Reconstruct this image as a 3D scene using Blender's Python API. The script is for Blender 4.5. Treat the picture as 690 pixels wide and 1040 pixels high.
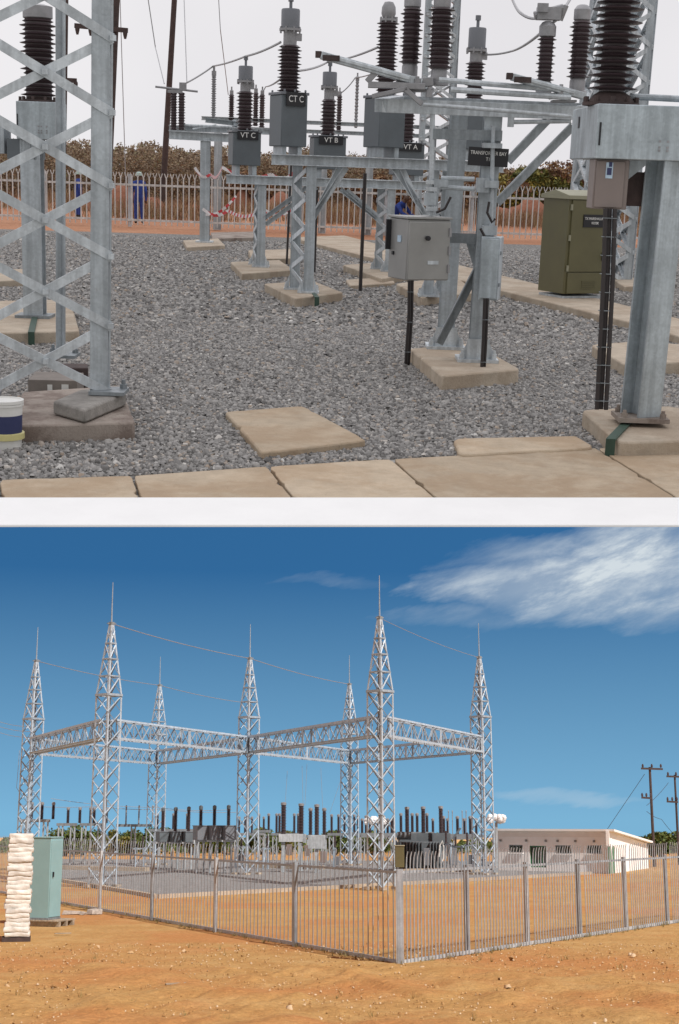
import bpy, math, random
import numpy as np
from mathutils import Matrix, Vector

R = math.radians
random.seed(7)
rng = np.random.default_rng(7)
scene = bpy.context.scene
for o in list(bpy.data.objects):
    bpy.data.objects.remove(o)

# ------------------------------------------------------------------ camera
FPX = 1400.0            # focal length in pixels of the 690 x 1040 photograph
PW, PH = 690.0, 1040.0
PITCH_L = math.atan((832 - 520) / FPX)      # the fenced yard is level; the camera looks up a little
PITCH_U = math.atan((520 - 170) / FPX)      # the gravel terrace is a steep ramp rising away above it
ROLL_U = R(2.0)
CAM = Vector((0, 0, 3.4))
cam_d = bpy.data.cameras.new('camera')
cam = bpy.data.objects.new('camera', cam_d)
scene.collection.objects.link(cam)
cam.location = CAM
cam.rotation_euler = (R(90) + PITCH_L, 0, 0)
cam_d.sensor_fit = 'VERTICAL'
cam_d.sensor_height = 24.0
cam_d.lens = 24.0 * FPX / PH
cam_d.clip_start = 0.05
cam_d.clip_end = 12000
scene.camera = cam

# ------------------------------------------------------------------ sky and sun
SUN_EL, SUN_AZ = R(48), R(139)              # sun over the photographer's right shoulder
world = bpy.data.worlds.new("World")
scene.world = world
world.use_nodes = True
wn = world.node_tree
for n in list(wn.nodes):
    wn.nodes.remove(n)


def N(nt, kind, **kw):
    n = nt.nodes.new(kind)
    for k, v in kw.items():
        if k.startswith('i_'):
            n.inputs[k[2:].replace('_', ' ')].default_value = v
        else:
            setattr(n, k, v)
    return n


def mth(nt, op, a, b=None, c=None, clamp=False):
    n = nt.nodes.new('ShaderNodeMath')
    n.operation = op
    n.use_clamp = clamp
    for i, v in enumerate((a, b, c)):
        if v is None:
            continue
        if isinstance(v, (int, float)):
            n.inputs[i].default_value = v
        else:
            nt.links.new(v, n.inputs[i])
    return n.outputs[0]


def smooth(nt, v, lo, hi):
    n = nt.nodes.new('ShaderNodeMapRange')
    n.interpolation_type = 'SMOOTHSTEP'
    nt.links.new(v, n.inputs[0])
    n.inputs[1].default_value, n.inputs[2].default_value = lo, hi
    n.inputs[3].default_value, n.inputs[4].default_value = 0, 1
    return n.outputs[0]


def mixc(nt, f, a, b, mode='MIX'):
    n = nt.nodes.new('ShaderNodeMix')
    n.data_type = 'RGBA'
    n.blend_type = mode
    for i, v in ((0, f), (6, a), (7, b)):
        if isinstance(v, (int, float)):
            n.inputs[i].default_value = v
        elif isinstance(v, tuple):
            n.inputs[i].default_value = (*v[:3], 1)
        else:
            nt.links.new(v, n.inputs[i])
    return n.outputs[2]


def ramp(nt, v, stops, interp='LINEAR'):
    n = nt.nodes.new('ShaderNodeValToRGB')
    n.color_ramp.interpolation = interp
    el = n.color_ramp.elements
    while len(el) < len(stops):
        el.new(0.5)
    for e, (p, c) in zip(el, stops):
        e.position = p
        e.color = (*c[:3], 1) if isinstance(c, tuple) else (c, c, c, 1)
    nt.links.new(v, n.inputs[0])
    return n.outputs[0]


tc = N(wn, 'ShaderNodeTexCoord')
sep = N(wn, 'ShaderNodeSeparateXYZ')
wn.links.new(tc.outputs['Generated'], sep.inputs[0])
sx, sy, sz = sep.outputs
# clear band low in the sky: Nishita air, looked at higher up where it is a deeper blue
cmb = N(wn, 'ShaderNodeCombineXYZ')
wn.links.new(sx, cmb.inputs[0])
wn.links.new(sy, cmb.inputs[1])
wn.links.new(mth(wn, 'MULTIPLY_ADD', mth(wn, 'MAXIMUM', sz, 0.0), 5.0, 0.22), cmb.inputs[2])
nrm = N(wn, 'ShaderNodeVectorMath', operation='NORMALIZE')
wn.links.new(cmb.outputs[0], nrm.inputs[0])
nish = N(wn, 'ShaderNodeTexSky', sky_type='NISHITA', sun_disc=False, sun_elevation=SUN_EL, sun_rotation=SUN_AZ,
         altitude=900, air_density=1.0, dust_density=0.4, ozone_density=2.5)
wn.links.new(nrm.outputs[0], nish.inputs[0])
SKY_GAIN = (0.050, 0.126, 0.150)
blue = mixc(wn, 1.0, nish.outputs[0], SKY_GAIN, 'MULTIPLY')
hz = mth(wn, 'MULTIPLY', mth(wn, 'SUBTRACT', 1.0, mth(wn, 'DIVIDE', mth(wn, 'MAXIMUM', sz, 0.0), 0.175), clamp=True), 0.74)
blue = mixc(wn, hz, blue, (.235, .465, .625))
# cirrus
u = mth(wn, 'DIVIDE', sx, mth(wn, 'MAXIMUM', sy, 0.05))
v = sz
cv = N(wn, 'ShaderNodeCombineXYZ')
wn.links.new(mth(wn, 'MULTIPLY', mth(wn, 'MULTIPLY_ADD', v, -0.9, u), 13.0), cv.inputs[0])
wn.links.new(mth(wn, 'MULTIPLY', mth(wn, 'MULTIPLY_ADD', u, -0.16, v), 34.0), cv.inputs[1])
cn = N(wn, 'ShaderNodeTexNoise', i_Scale=1.2, i_Detail=12.0, i_Roughness=0.66, i_Distortion=0.25)
wn.links.new(cv.outputs[0], cn.inputs['Vector'])
cn2 = N(wn, 'ShaderNodeTexNoise', i_Scale=0.55, i_Detail=3.0, i_Roughness=0.5)
wn.links.new(cv.outputs[0], cn2.inputs['Vector'])


wv = N(wn, 'ShaderNodeTexNoise', i_Scale=.5, i_Detail=7.0, i_Roughness=0.6)
wn.links.new(cv.outputs[0], wv.inputs['Vector'])
wsep = N(wn, 'ShaderNodeSeparateColor')
wn.links.new(wv.outputs['Color'], wsep.inputs[0])
uw = mth(wn, 'MULTIPLY_ADD', mth(wn, 'SUBTRACT', wsep.outputs[0], .5), .22, u)
vw = mth(wn, 'MULTIPLY_ADD', mth(wn, 'SUBTRACT', wsep.outputs[1], .5), .055, v)


def blob(cu, cvv, ru, rv):
    a = mth(wn, 'DIVIDE', mth(wn, 'SUBTRACT', uw, cu), ru)
    b = mth(wn, 'DIVIDE', mth(wn, 'SUBTRACT', vw, cvv), rv)
    r2 = mth(wn, 'ADD', mth(wn, 'MULTIPLY', a, a), mth(wn, 'MULTIPLY', b, b))
    return mth(wn, 'SUBTRACT', 1.0, r2, clamp=True)


def uv_of(px, py):
    d = Matrix.Rotation(PITCH_L, 3, 'X') @ Vector(((px - 345) / FPX, 1, (520 - py) / FPX)).normalized()
    return d.x / d.y, d.z


def cloud(px, py, rx, ry, gain):
    cu, cvv = uv_of(px, py)
    return mth(wn, 'MULTIPLY', blob(cu, cvv, rx / FPX, ry / FPX), gain)


m1 = cloud(575, 596, 165, 40, 1.25)
m2 = cloud(660, 570, 130, 66, 1.1)
m3 = cloud(560, 556, 120, 30, 0.6)
m4 = cloud(470, 632, 110, 13, 0.25)
m5 = cloud(345, 587, 60, 7, 0.10)
m6 = cloud(590, 811, 120, 8, 0.30)
mm = m1
for m in (m2, m3, m4, m5):
    mm = mth(wn, 'MAXIMUM', mm, m)
tex = mth(wn, 'MULTIPLY', smooth(wn, cn.outputs[0], 0.36, 0.72), smooth(wn, cn2.outputs[0], 0.25, 0.6))
cl = mth(wn, 'MULTIPLY', mm, mth(wn, 'MULTIPLY_ADD', tex, 1.0, 0.34), clamp=True)
cl = mth(wn, 'MAXIMUM', cl, mth(wn, 'MULTIPLY', m6, mth(wn, 'MULTIPLY_ADD', cn.outputs[0], 0.8, 0.3)))
blue = mixc(wn, cl, blue, (0.64, 0.71, 0.76))
# overcast deck above the clear band
cn3 = N(wn, 'ShaderNodeTexNoise', i_Scale=2.2, i_Detail=4.0, i_Roughness=0.55)
wn.links.new(tc.outputs['Generated'], cn3.inputs['Vector'])
deck = mixc(wn, smooth(wn, cn3.outputs[0], .3, .7), (0.735, 0.72, 0.75), (0.86, 0.845, 0.865))
# an overcast deck is brightest overhead
zen = mth(wn, 'MULTIPLY_ADD', smooth(wn, sz, .56, .95), 1.0, 1.0)
zc3 = N(wn, 'ShaderNodeCombineXYZ')
for i in range(3):
    wn.links.new(zen, zc3.inputs[i])
deck = mixc(wn, 1.0, deck, zc3.outputs[0], 'MULTIPLY')
f = smooth(wn, sz, math.sin(R(14.0)), math.sin(R(23.0)))
# the clear gap lies ahead only; elsewhere the deck comes down to the horizon
faz = mth(wn, 'SUBTRACT', 1.0, smooth(wn, sy, .45, .78))
f = mth(wn, 'MAXIMUM', f, faz)
sky = mixc(wn, f, blue, deck)
# grey glow added below the horizon as fill light, brighter behind the camera
sky = mixc(wn, smooth(wn, sz, -.03, -.10), sky, mixc(wn, faz, (.40, .41, .42), (.60, .59, .57)))
bg = N(wn, 'ShaderNodeBackground', i_Strength=1.0)
wn.links.new(sky, bg.inputs[0])
wo = N(wn, 'ShaderNodeOutputWorld')
wn.links.new(bg.outputs[0], wo.inputs[0])

to_sun = Vector((math.cos(SUN_EL) * math.sin(SUN_AZ), math.cos(SUN_EL) * math.cos(SUN_AZ), math.sin(SUN_EL)))
sun_d = bpy.data.lights.new('sun', 'SUN')
sun_d.energy = 4.8
sun_d.angle = R(0.5)
sun_d.color = (1.0, 0.965, 0.915)
sun = bpy.data.objects.new('sun', sun_d)
scene.collection.objects.link(sun)
sun.rotation_euler = to_sun.to_track_quat('Z', 'Y').to_euler()
sun.location = to_sun * 300

vs = scene.view_settings
vs.view_transform = 'Standard'
vs.look = 'None'
vs.exposure = 0.0
vs.gamma = 1.0
vs.use_curve_mapping = False
scene.render.engine = 'CYCLES'
scene.cycles.max_bounces = 6
scene.cycles.use_denoising = True

col_sun = bpy.data.collections.new('sunlit_yard')
col_over = bpy.data.collections.new('overcast_terrace')
scene.collection.children.link(col_sun)
scene.collection.children.link(col_over)
# the sun shines on the yard below; the terrace lies under the cloud deck
sun.light_linking.receiver_collection = col_sun
sun.light_linking.blocker_collection = col_sun


# ------------------------------------------------------------------ frames: two level grounds
class Frame:
    def __init__(s, rot, h, coll):
        s.rot, s.h, s.coll = rot, h, coll          # rot: local -> world
        s.W = Matrix.Translation(CAM) @ rot.to_4x4() @ Matrix.Translation((0, 0, -h))
        s.inv = rot.inverted() @ Matrix.Rotation(PITCH_L, 3, 'X')

    def ray(s, px, py):
        return s.inv @ Vector(((px - 345) / FPX, 1, (520 - py) / FPX))

    def ground(s, px, py, z=0.0):
        d = s.ray(px, py)
        t = (z - s.h) / d.z
        return Vector((d.x * t, d.y * t, z))

    def at(s, px, py, y):
        d = s.ray(px, py)
        t = y / d.y
        return Vector((d.x * t, y, s.h + d.z * t))


L = Frame(Matrix.Identity(3), 3.4, col_sun)
U = Frame(Matrix.Rotation(PITCH_L, 3, 'X') @ Matrix.Rotation(ROLL_U, 3, 'Y') @ Matrix.Rotation(PITCH_U, 3, 'X'), 1.75, col_over)


# ------------------------------------------------------------------ mesh builder
class MB:
    def __init__(s):
        s.v, s.f = [], []

    def add(s, vs_, fs_):
        b = len(s.v)
        s.v += [tuple(x) for x in vs_]
        s.f += [tuple(i + b for i in q) for q in fs_]
        return s

    def box(s, c, d, rz=0.0, taper=1.0):
        hx, hy, hz = d[0] / 2, d[1] / 2, d[2] / 2
        ca, sa = math.cos(rz), math.sin(rz)
        vs_ = []
        for z, k in ((-hz, 1.0), (hz, taper)):
            for x, y in ((-hx, -hy), (hx, -hy), (hx, hy), (-hx, hy)):
                x, y = x * k, y * k
                vs_.append((c[0] + ca * x - sa * y, c[1] + sa * x + ca * y, c[2] + z))
        return s.add(vs_, [(3, 2, 1, 0), (4, 5, 6, 7), (0, 1, 5, 4), (1, 2, 6, 5), (2, 3, 7, 6), (3, 0, 4, 7)])

    @staticmethod
    def axes(p0, p1, up):
        p0, p1 = Vector(p0), Vector(p1)
        t = (p1 - p0).normalized()
        up = Vector(up)
        if abs(t.dot(up.normalized())) > 0.98:
            up = Vector((0, 1, 0)) if abs(t.y) < 0.9 else Vector((1, 0, 0))
        side = t.cross(up).normalized()
        return p0, p1, t, side, side.cross(t).normalized()

    def bar(s, p0, p1, w, h, up=(0, 0, 1), off=(0, 0)):
        p0, p1, t, a, b = s.axes(p0, p1, up)
        o = a * off[0] + b * off[1]
        vs_ = []
        for p in (p0, p1):
            for x, y in ((-w / 2, -h / 2), (w / 2, -h / 2), (w / 2, h / 2), (-w / 2, h / 2)):
                vs_.append(p + o + a * x + b * y)
        return s.add(vs_, [(3, 2, 1, 0), (4, 5, 6, 7), (0, 1, 5, 4), (1, 2, 6, 5), (2, 3, 7, 6), (3, 0, 4, 7)])

    def angle(s, p0, p1, w, t, up=(0, 0, 1), flip=1):
        s.bar(p0, p1, w, t, up)
        return s.bar(p0, p1, t, w - t, up, off=(flip * (w / 2 - t / 2), -w / 2))

    def ibeam(s, p0, p1, w, h, t, up=(0, 0, 1)):
        s.bar(p0, p1, w, t, up, off=(0, h / 2 - t / 2))
        s.bar(p0, p1, w, t, up, off=(0, -h / 2 + t / 2))
        return s.bar(p0, p1, t, h - 2 * t, up)

    def tube(s, pts, r, n=8):
        pts = [Vector(p) for p in pts]
        rs = r if isinstance(r, (list, tuple)) else [r] * len(pts)
        b = len(s.v)
        ref = None
        for i, p in enumerate(pts):
            t = (pts[min(i + 1, len(pts) - 1)] - pts[max(i - 1, 0)]).normalized()
            if ref is None:
                ref = Vector((0, 0, 1)) if abs(t.z) < 0.9 else Vector((1, 0, 0))
            a = t.cross(ref).normalized()
            c = a.cross(t).normalized()
            ref = c
            for k in range(n):
                th = 2 * math.pi * k / n
                s.v.append(tuple(p + (a * math.cos(th) + c * math.sin(th)) * rs[i]))
        for i in range(len(pts) - 1):
            for k in range(n):
                s.f.append((b + i * n + k, b + i * n + (k + 1) % n, b + (i + 1) * n + (k + 1) % n, b + (i + 1) * n + k))
        s.f.append(tuple(b + k for k in reversed(range(n))))
        e = b + (len(pts) - 1) * n
        s.f.append(tuple(e + k for k in range(n)))
        return s

    def lathe(s, prof, c=(0, 0, 0), n=16):
        b = len(s.v)
        for r, z in prof:
            for k in range(n):
                th = 2 * math.pi * k / n
                s.v.append((c[0] + r * math.cos(th), c[1] + r * math.sin(th), c[2] + z))
        for i in range(len(prof) - 1):
            for k in range(n):
                s.f.append((b + i * n + k, b + i * n + (k + 1) % n, b + (i + 1) * n + (k + 1) % n, b + (i + 1) * n + k))
        s.f.append(tuple(b + k for k in reversed(range(n))))
        e = b + (len(prof) - 1) * n
        s.f.append(tuple(e + k for k in range(n)))
        return s

    def prism(s, top, dz):
        n = len(top)
        top = [Vector(p) for p in top]
        ar = sum(top[i].x * top[(i + 1) % n].y - top[(i + 1) % n].x * top[i].y for i in range(n))
        if ar < 0:
            top.reverse()
        vs_ = [p - Vector((0, 0, dz)) for p in top] + top
        fs = [tuple(reversed(range(n))), tuple(range(n, 2 * n))]
        fs += [(i, (i + 1) % n, n + (i + 1) % n, n + i) for i in range(n)]
        return s.add(vs_, fs)

    def sheds(s, z0, z1, rc, rs, n_sheds, c=(0, 0, 0), n=20, alt=0.88):
        p = (z1 - z0) / n_sheds
        prof = []
        for i in range(n_sheds):
            z = z0 + i * p
            r = rs if i % 2 == 0 else rs * alt
            prof += [(rc, z), (rc, z + .22 * p), (r * .96, z + .42 * p), (r, z + .5 * p), (r * .94, z + .58 * p), (rc * 1.02, z + .86 * p)]
        prof.append((rc, z1))
        return s.lathe(prof, c, n)

    def mesh(s, name, mat, sharp=32):
        me = bpy.data.meshes.new(name)
        me.from_pydata(s.v, [], s.f)
        if mat:
            me.materials.append(mat)
        me.polygons.foreach_set('use_smooth', [True] * len(me.polygons))
        me.set_sharp_from_angle(angle=R(sharp))
        me.update()
        return me


def rough_outline(top, step=.07, amp=.004):
    """Chip and wear the outline of a slab (list of points at one height)."""
    out = []
    n = len(top)
    c = sum((Vector(q) for q in top), Vector()) / n
    for i in range(n):
        a, b = Vector(top[i]), Vector(top[(i + 1) % n])
        m = max(2, int((b - a).length / step))
        for k in range(m):
            q = a.lerp(b, k / m)
            j = random.uniform(0, amp)
            if random.random() < .07:
                j += random.uniform(.008, .022)
            if k == 0:
                j += random.uniform(.004, .025)
            out.append(q + (c - q).normalized() * j)
    return out


CUR = None            # the frame being filled


def link(o, parent=None):
    CUR.coll.objects.link(o)
    if parent is not None:
        o.parent = parent
    return o


def tag(o, label=None, cat=None, group=None, kind=None):
    for k, val in (('label', label), ('category', cat), ('group', group), ('kind', kind)):
        if val:
            o[k] = val
    return o


def place(o, loc=(0, 0, 0), rz=0.0, sc=1.0):
    o.matrix_world = CUR.W @ Matrix.Translation(loc) @ Matrix.Rotation(rz, 4, 'Z') @ Matrix.Scale(sc, 4)
    return o


def thing(name, label, cat, loc=(0, 0, 0), rz=0.0, group=None):
    o = link(bpy.data.objects.new(name, None))
    o.empty_display_size = 0.2
    place(o, loc, rz)
    return tag(o, label, cat, group)


def part(mb, name, mat, parent, bevel=0.0, label=None):
    o = link(bpy.data.objects.new(name, mb.mesh(name, mat)), parent)
    if bevel:
        m = o.modifiers.new('bevel', 'BEVEL')
        m.width, m.segments, m.limit_method = bevel, 2, 'ANGLE'
        m.harden_normals = False
    if label:
        o['label'] = label
    return o


def solo(mb, name, mat, label, cat, loc=(0, 0, 0), rz=0.0, group=None, bevel=0.0):
    o = part(mb, name, mat, None, bevel)
    place(o, loc, rz)
    return tag(o, label, cat, group)


def struct(mb, name, mat, kind='structure', bevel=0.0):
    o = part(mb, name, mat, None, bevel)
    place(o)
    o['kind'] = kind
    return o


def dup(root, loc, rz=0.0, label=None, group=None, sc=1.0):
    def rec(o, par):
        c = o.copy()
        CUR.coll.objects.link(c)
        if par is not None:
            c.parent = par
        for ch in o.children:
            rec(ch, c)
        return c
    r = rec(root, None)
    place(r, loc, rz, sc)
    if label:
        r['label'] = label
    if group:
        r['group'] = group
    return r


def lettering(lines, height, mat, parent, loc, rz=0.0, gap=1.25, max_w=None):
    """White letters standing in the local XZ plane, facing -Y."""
    cu = bpy.data.curves.new('letters', 'FONT')
    cu.body = "\n".join(lines)
    cu.size = height / 0.7
    cu.align_x = 'CENTER'
    cu.align_y = 'CENTER'
    cu.space_line = gap * 0.8
    cu.extrude = 0.002
    to = bpy.data.objects.new('letters', cu)
    scene.collection.objects.link(to)
    dg = bpy.context.evaluated_depsgraph_get()
    me = bpy.data.meshes.new_from_object(to.evaluated_get(dg))
    bpy.data.objects.remove(to)
    co = np.empty(len(me.vertices) * 3)
    me.vertices.foreach_get('co', co)
    co = co.reshape(-1, 3)
    co = np.stack([co[:, 0], -co[:, 2], co[:, 1]], 1)
    if max_w:
        k = max_w / (co[:, 0].max() - co[:, 0].min())
        if k < 1:
            co[:, 0] *= k
            co[:, 2] *= max(k, .35) ** .55
    me.vertices.foreach_set('co', co.ravel())
    me.materials.clear()
    me.materials.append(mat)
    o = link(bpy.data.objects.new('lettering', me), parent)
    o.location = loc
    o.rotation_euler = (0, 0, rz)
    return o


# ------------------------------------------------------------------ materials
def material(name, col, rough=0.6, metal=0.0, var=0.25, scale=6.0, bump=0.0, bscale=40.0, spec=0.5, col2=None, detail=6.0, per_obj=0.0):
    m = bpy.data.materials.new(name)
    m.use_nodes = True
    nt = m.node_tree
    bs = nt.nodes['Principled BSDF']
    t = N(nt, 'ShaderNodeTexCoord')
    nz = N(nt, 'ShaderNodeTexNoise', i_Scale=scale, i_Detail=detail, i_Roughness=0.62)
    nt.links.new(t.outputs['Object'], nz.inputs['Vector'])
    a = tuple(c * (1 - var) for c in col)
    b = tuple(min(1, c * (1 + var)) for c in (col2 or col))
    c = ramp(nt, nz.outputs[0], [(0.3, a), (0.7, b)])
    if per_obj:
        oi = N(nt, 'ShaderNodeObjectInfo')
        k = mth(nt, 'MULTIPLY_ADD', oi.outputs['Random'], 2 * per_obj, 1 - per_obj)
        cc = N(nt, 'ShaderNodeCombineXYZ')
        for i in range(3):
            nt.links.new(k, cc.inputs[i])
        c = mixc(nt, 1.0, c, cc.outputs[0], 'MULTIPLY')
    nt.links.new(c, bs.inputs['Base Color'])
    bs.inputs['Metallic'].default_value = metal
    nt.links.new(mth(nt, 'MULTIPLY_ADD', nz.outputs[0], 0.3, rough - 0.15, clamp=True), bs.inputs['Roughness'])
    bs.inputs['Specular IOR Level'].default_value = spec
    if bump:
        n2 = N(nt, 'ShaderNodeTexNoise', i_Scale=bscale, i_Detail=5.0, i_Roughness=0.6)
        nt.links.new(t.outputs['Object'], n2.inputs['Vector'])
        bp = N(nt, 'ShaderNodeBump', i_Strength=bump, i_Distance=0.02)
        nt.links.new(n2.outputs[0], bp.inputs['Height'])
        nt.links.new(bp.outputs[0], bs.inputs['Normal'])
    return m


def steel(name, col, rough=.5, metal=.25, rust=0.0, per_obj=.06):
    m = bpy.data.materials.new(name)
    m.use_nodes = True
    nt = m.node_tree
    bs = nt.nodes['Principled BSDF']
    t = N(nt, 'ShaderNodeTexCoord')
    mp = N(nt, 'ShaderNodeMapping')
    mp.inputs['Scale'].default_value = (16, 16, .9)
    nt.links.new(t.outputs['Object'], mp.inputs[0])
    st = N(nt, 'ShaderNodeTexNoise', i_Scale=1.0, i_Detail=5.0, i_Roughness=.6)
    nt.links.new(mp.outputs[0], st.inputs['Vector'])
    n1 = N(nt, 'ShaderNodeTexNoise', i_Scale=4.0, i_Detail=7.0, i_Roughness=.65)
    vo = N(nt, 'ShaderNodeTexVoronoi', i_Scale=55.0)
    for q in (n1, vo):
        nt.links.new(t.outputs['Object'], q.inputs['Vector'])
    sc = N(nt, 'ShaderNodeSeparateColor')
    nt.links.new(vo.outputs['Color'], sc.inputs[0])
    c = ramp(nt, n1.outputs[0], [(.3, tuple(x * .78 for x in col)), (.7, tuple(x * 1.14 for x in col))])
    oi = N(nt, 'ShaderNodeObjectInfo')
    k = mth(nt, 'MULTIPLY_ADD', oi.outputs['Random'], 2 * per_obj, 1 - per_obj - .07)
    k = mth(nt, 'ADD', k, mth(nt, 'MULTIPLY', sc.outputs[0], .14))
    k = mth(nt, 'MULTIPLY', k, mth(nt, 'MULTIPLY_ADD', smooth(nt, st.outputs[0], .38, .66), .26, .80))
    cc = N(nt, 'ShaderNodeCombineXYZ')
    for i in range(3):
        nt.links.new(k, cc.inputs[i])
    c = mixc(nt, 1.0, c, cc.outputs[0], 'MULTIPLY')
    n3 = N(nt, 'ShaderNodeTexNoise', i_Scale=2.3, i_Detail=8.0, i_Roughness=.75)
    nt.links.new(t.outputs['Object'], n3.inputs['Vector'])
    c = mixc(nt, mth(nt, 'MULTIPLY', smooth(nt, n3.outputs[0], .60, .74), .35 + rust), c, (.30, .24, .19))
    nt.links.new(c, bs.inputs['Base Color'])
    bs.inputs['Metallic'].default_value = metal
    nt.links.new(mth(nt, 'MULTIPLY_ADD', n1.outputs[0], .4, rough - .18, clamp=True), bs.inputs['Roughness'])
    bp = N(nt, 'ShaderNodeBump', i_Strength=.06, i_Distance=.01)
    nt.links.new(n1.outputs[0], bp.inputs['Height'])
    nt.links.new(bp.outputs[0], bs.inputs['Normal'])
    return m


def stained(name, col, stain, amount=.55, scale=1.7, per_obj=.08):
    """Old concrete: mottled, with brown stains, dark pits and a rough face."""
    m = bpy.data.materials.new(name)
    m.use_nodes = True
    nt = m.node_tree
    bs = nt.nodes['Principled BSDF']
    t = N(nt, 'ShaderNodeTexCoord')
    oi = N(nt, 'ShaderNodeObjectInfo')
    va = N(nt, 'ShaderNodeVectorMath', operation='ADD')
    cx = N(nt, 'ShaderNodeCombineXYZ')
    nt.links.new(mth(nt, 'MULTIPLY', oi.outputs['Random'], 37.0), cx.inputs[0])
    nt.links.new(t.outputs['Object'], va.inputs[0])
    nt.links.new(cx.outputs[0], va.inputs[1])
    def nz(s, d=8.0, r=.65):
        n = N(nt, 'ShaderNodeTexNoise', i_Scale=s, i_Detail=d, i_Roughness=r)
        nt.links.new(va.outputs[0], n.inputs['Vector'])
        return n.outputs[0]
    c = ramp(nt, nz(6.0), [(.3, tuple(x * .82 for x in col)), (.7, tuple(x * 1.12 for x in col))])
    c = mixc(nt, mth(nt, 'MULTIPLY', smooth(nt, nz(scale, 9.0, .7), .42, .60), amount), c, stain)
    c = mixc(nt, mth(nt, 'MULTIPLY', smooth(nt, nz(scale * 1.6, 6.0, .6), .54, .7), .4), c, tuple(min(1, x * 1.18) for x in col))
    c = mixc(nt, mth(nt, 'MULTIPLY', smooth(nt, nz(70.0, 3.0, .6), .62, .72), .5), c, tuple(x * .35 for x in col))
    k = mth(nt, 'MULTIPLY_ADD', oi.outputs['Random'], 2 * per_obj, 1 - per_obj)
    cc = N(nt, 'ShaderNodeCombineXYZ')
    for i in range(3):
        nt.links.new(k, cc.inputs[i])
    nt.links.new(mixc(nt, 1.0, c, cc.outputs[0], 'MULTIPLY'), bs.inputs['Base Color'])
    bs.inputs['Roughness'].default_value = .88
    bs.inputs['Specular IOR Level'].default_value = .25
    bp = N(nt, 'ShaderNodeBump', i_Strength=.5, i_Distance=.015)
    nt.links.new(mth(nt, 'ADD', nz(55.0), mth(nt, 'MULTIPLY', nz(9.0), 1.5)), bp.inputs['Height'])
    nt.links.new(bp.outputs[0], bs.inputs['Normal'])
    return m


M = {}
M['galv'] = steel('galvanised_steel', (.44, .485, .515))
M['galv_light'] = steel('bright_galvanised_steel', (.57, .615, .645), .45, .2)
M['galv_dark'] = steel('dull_galvanised_steel', (.27, .30, .32), .55, .3, .2)
M['porcelain'] = material('brown_porcelain', (.06, .042, .046), .36, 0, .2, 3)
M['flange'] = material('weathered_flange_metal', (.30, .30, .31), .5, .4, .2, 12)
M['tank'] = material('grey_tank_paint', (.115, .135, .15), .5, 0, .12, 4, .03, 30)
M['tank_pale'] = material('pale_tank_paint', (.17, .18, .20), .5, 0, .1, 4)
M['steel_box'] = material('stainless_box', (.315, .315, .305), .4, .35, .14, 2.2)
M['galv_sheet'] = steel('galvanised_sheet', (.45, .51, .545), .42, .25)
M['brown_box'] = material('taupe_box_paint', (.22, .18, .165), .45, 0, .1, 3)
M['concrete'] = stained('cast_concrete', (.47, .40, .315), (.33, .25, .18))
M['concrete_dark'] = stained('stained_concrete', (.36, .31, .27), (.17, .13, .11), .85, 3.0)
M['grout'] = material('grey_grout', (.26, .245, .225), .9, 0, .3, 9, .4, 50)
M['slab'] = stained('buff_concrete_slab', (.49, .40, .295), (.36, .25, .155), .6, 1.3)
M['plain_white'] = material('plain_white_paint', (.84, .84, .83), .7, 0, .03, 3, .1, 40)
M['olive'] = material('olive_paint', (.125, .115, .055), .45, 0, .1, 3)
M['olive_top'] = material('pale_olive_paint', (.30, .29, .20), .5, 0, .1, 3)
M['black'] = material('black_plate', (.012, .012, .016), .4, 0, .1, 5)
M['letters'] = material('white_lettering', (.8, .8, .78), .6, 0, .02, 5)
M['conduit'] = material('black_conduit', (.028, .022, .022), .5, 0, .3, 14)
M['wood'] = material('dark_creosoted_wood', (.065, .045, .042), .85, 0, .35, 8, .4, 30)
M['wood_pale'] = material('weathered_pallet_wood', (.34, .28, .21), .85, 0, .3, 8, .4, 40)
M['wire'] = material('aluminium_conductor', (.36, .36, .37), .5, .4, .1, 4)
M['blue'] = material('blue_workwear', (.028, .062, .29), .85, 0, .3, 9, .3, 30)
M['skin'] = material('brown_skin', (.11, .06, .04), .6, 0, .1, 9)
M['helmet'] = material('pale_green_helmet', (.42, .55, .50), .35, 0, .05, 9)
M['boot'] = material('black_boot', (.02, .017, .015), .6, 0, .1, 9)
M['white_plastic'] = material('white_bucket_plastic', (.75, .75, .72), .4, 0, .05, 5)
M['navy'] = material('navy_label', (.03, .04, .12), .5, 0, .05, 5)
M['yellow'] = material('yellowed_plastic', (.6, .55, .25), .5, 0, .1, 5)
M['carton'] = material('brown_carton', (.21, .185, .165), .9, 0, .2, 6)
M['green_strap'] = material('green_earth_strap', (.03, .065, .045), .6, 0, .3, 12)
M['teal'] = material('teal_paint', (.245, .415, .44), .4, 0, .06, 2)
M['bags'] = material('white_wrapped_bags', (.70, .69, .65), .5, 0, .2, 5, .5, 14, per_obj=.12)
M['wall'] = material('white_wall_paint', (.86, .85, .84), .85, 0, .06, .6, .1, 20)
M['fascia'] = material('roof_fascia_paint', (.78, .73, .69), .75, 0, .06, 1)
M['roof'] = material('roof_sheet', (.55, .52, .50), .6, 0, .1, 1)
M['glass'] = material('dark_window_glass', (.015, .03, .022), .12, 0, .1, 1)
M['green_door'] = material('green_door_paint', (.06, .20, .10), .5, 0, .1, 2)
M['fence'] = steel('fence_steel', (.38, .42, .465), .5, .2)
M['fence_white'] = steel('pale_far_fence', (.66, .665, .655), .55, .05)
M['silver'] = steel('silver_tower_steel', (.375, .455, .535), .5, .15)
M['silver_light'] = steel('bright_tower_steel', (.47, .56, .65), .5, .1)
M['fence_pale'] = steel('pale_fence_rail', (.54, .57, .60), .55, .1)
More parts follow.
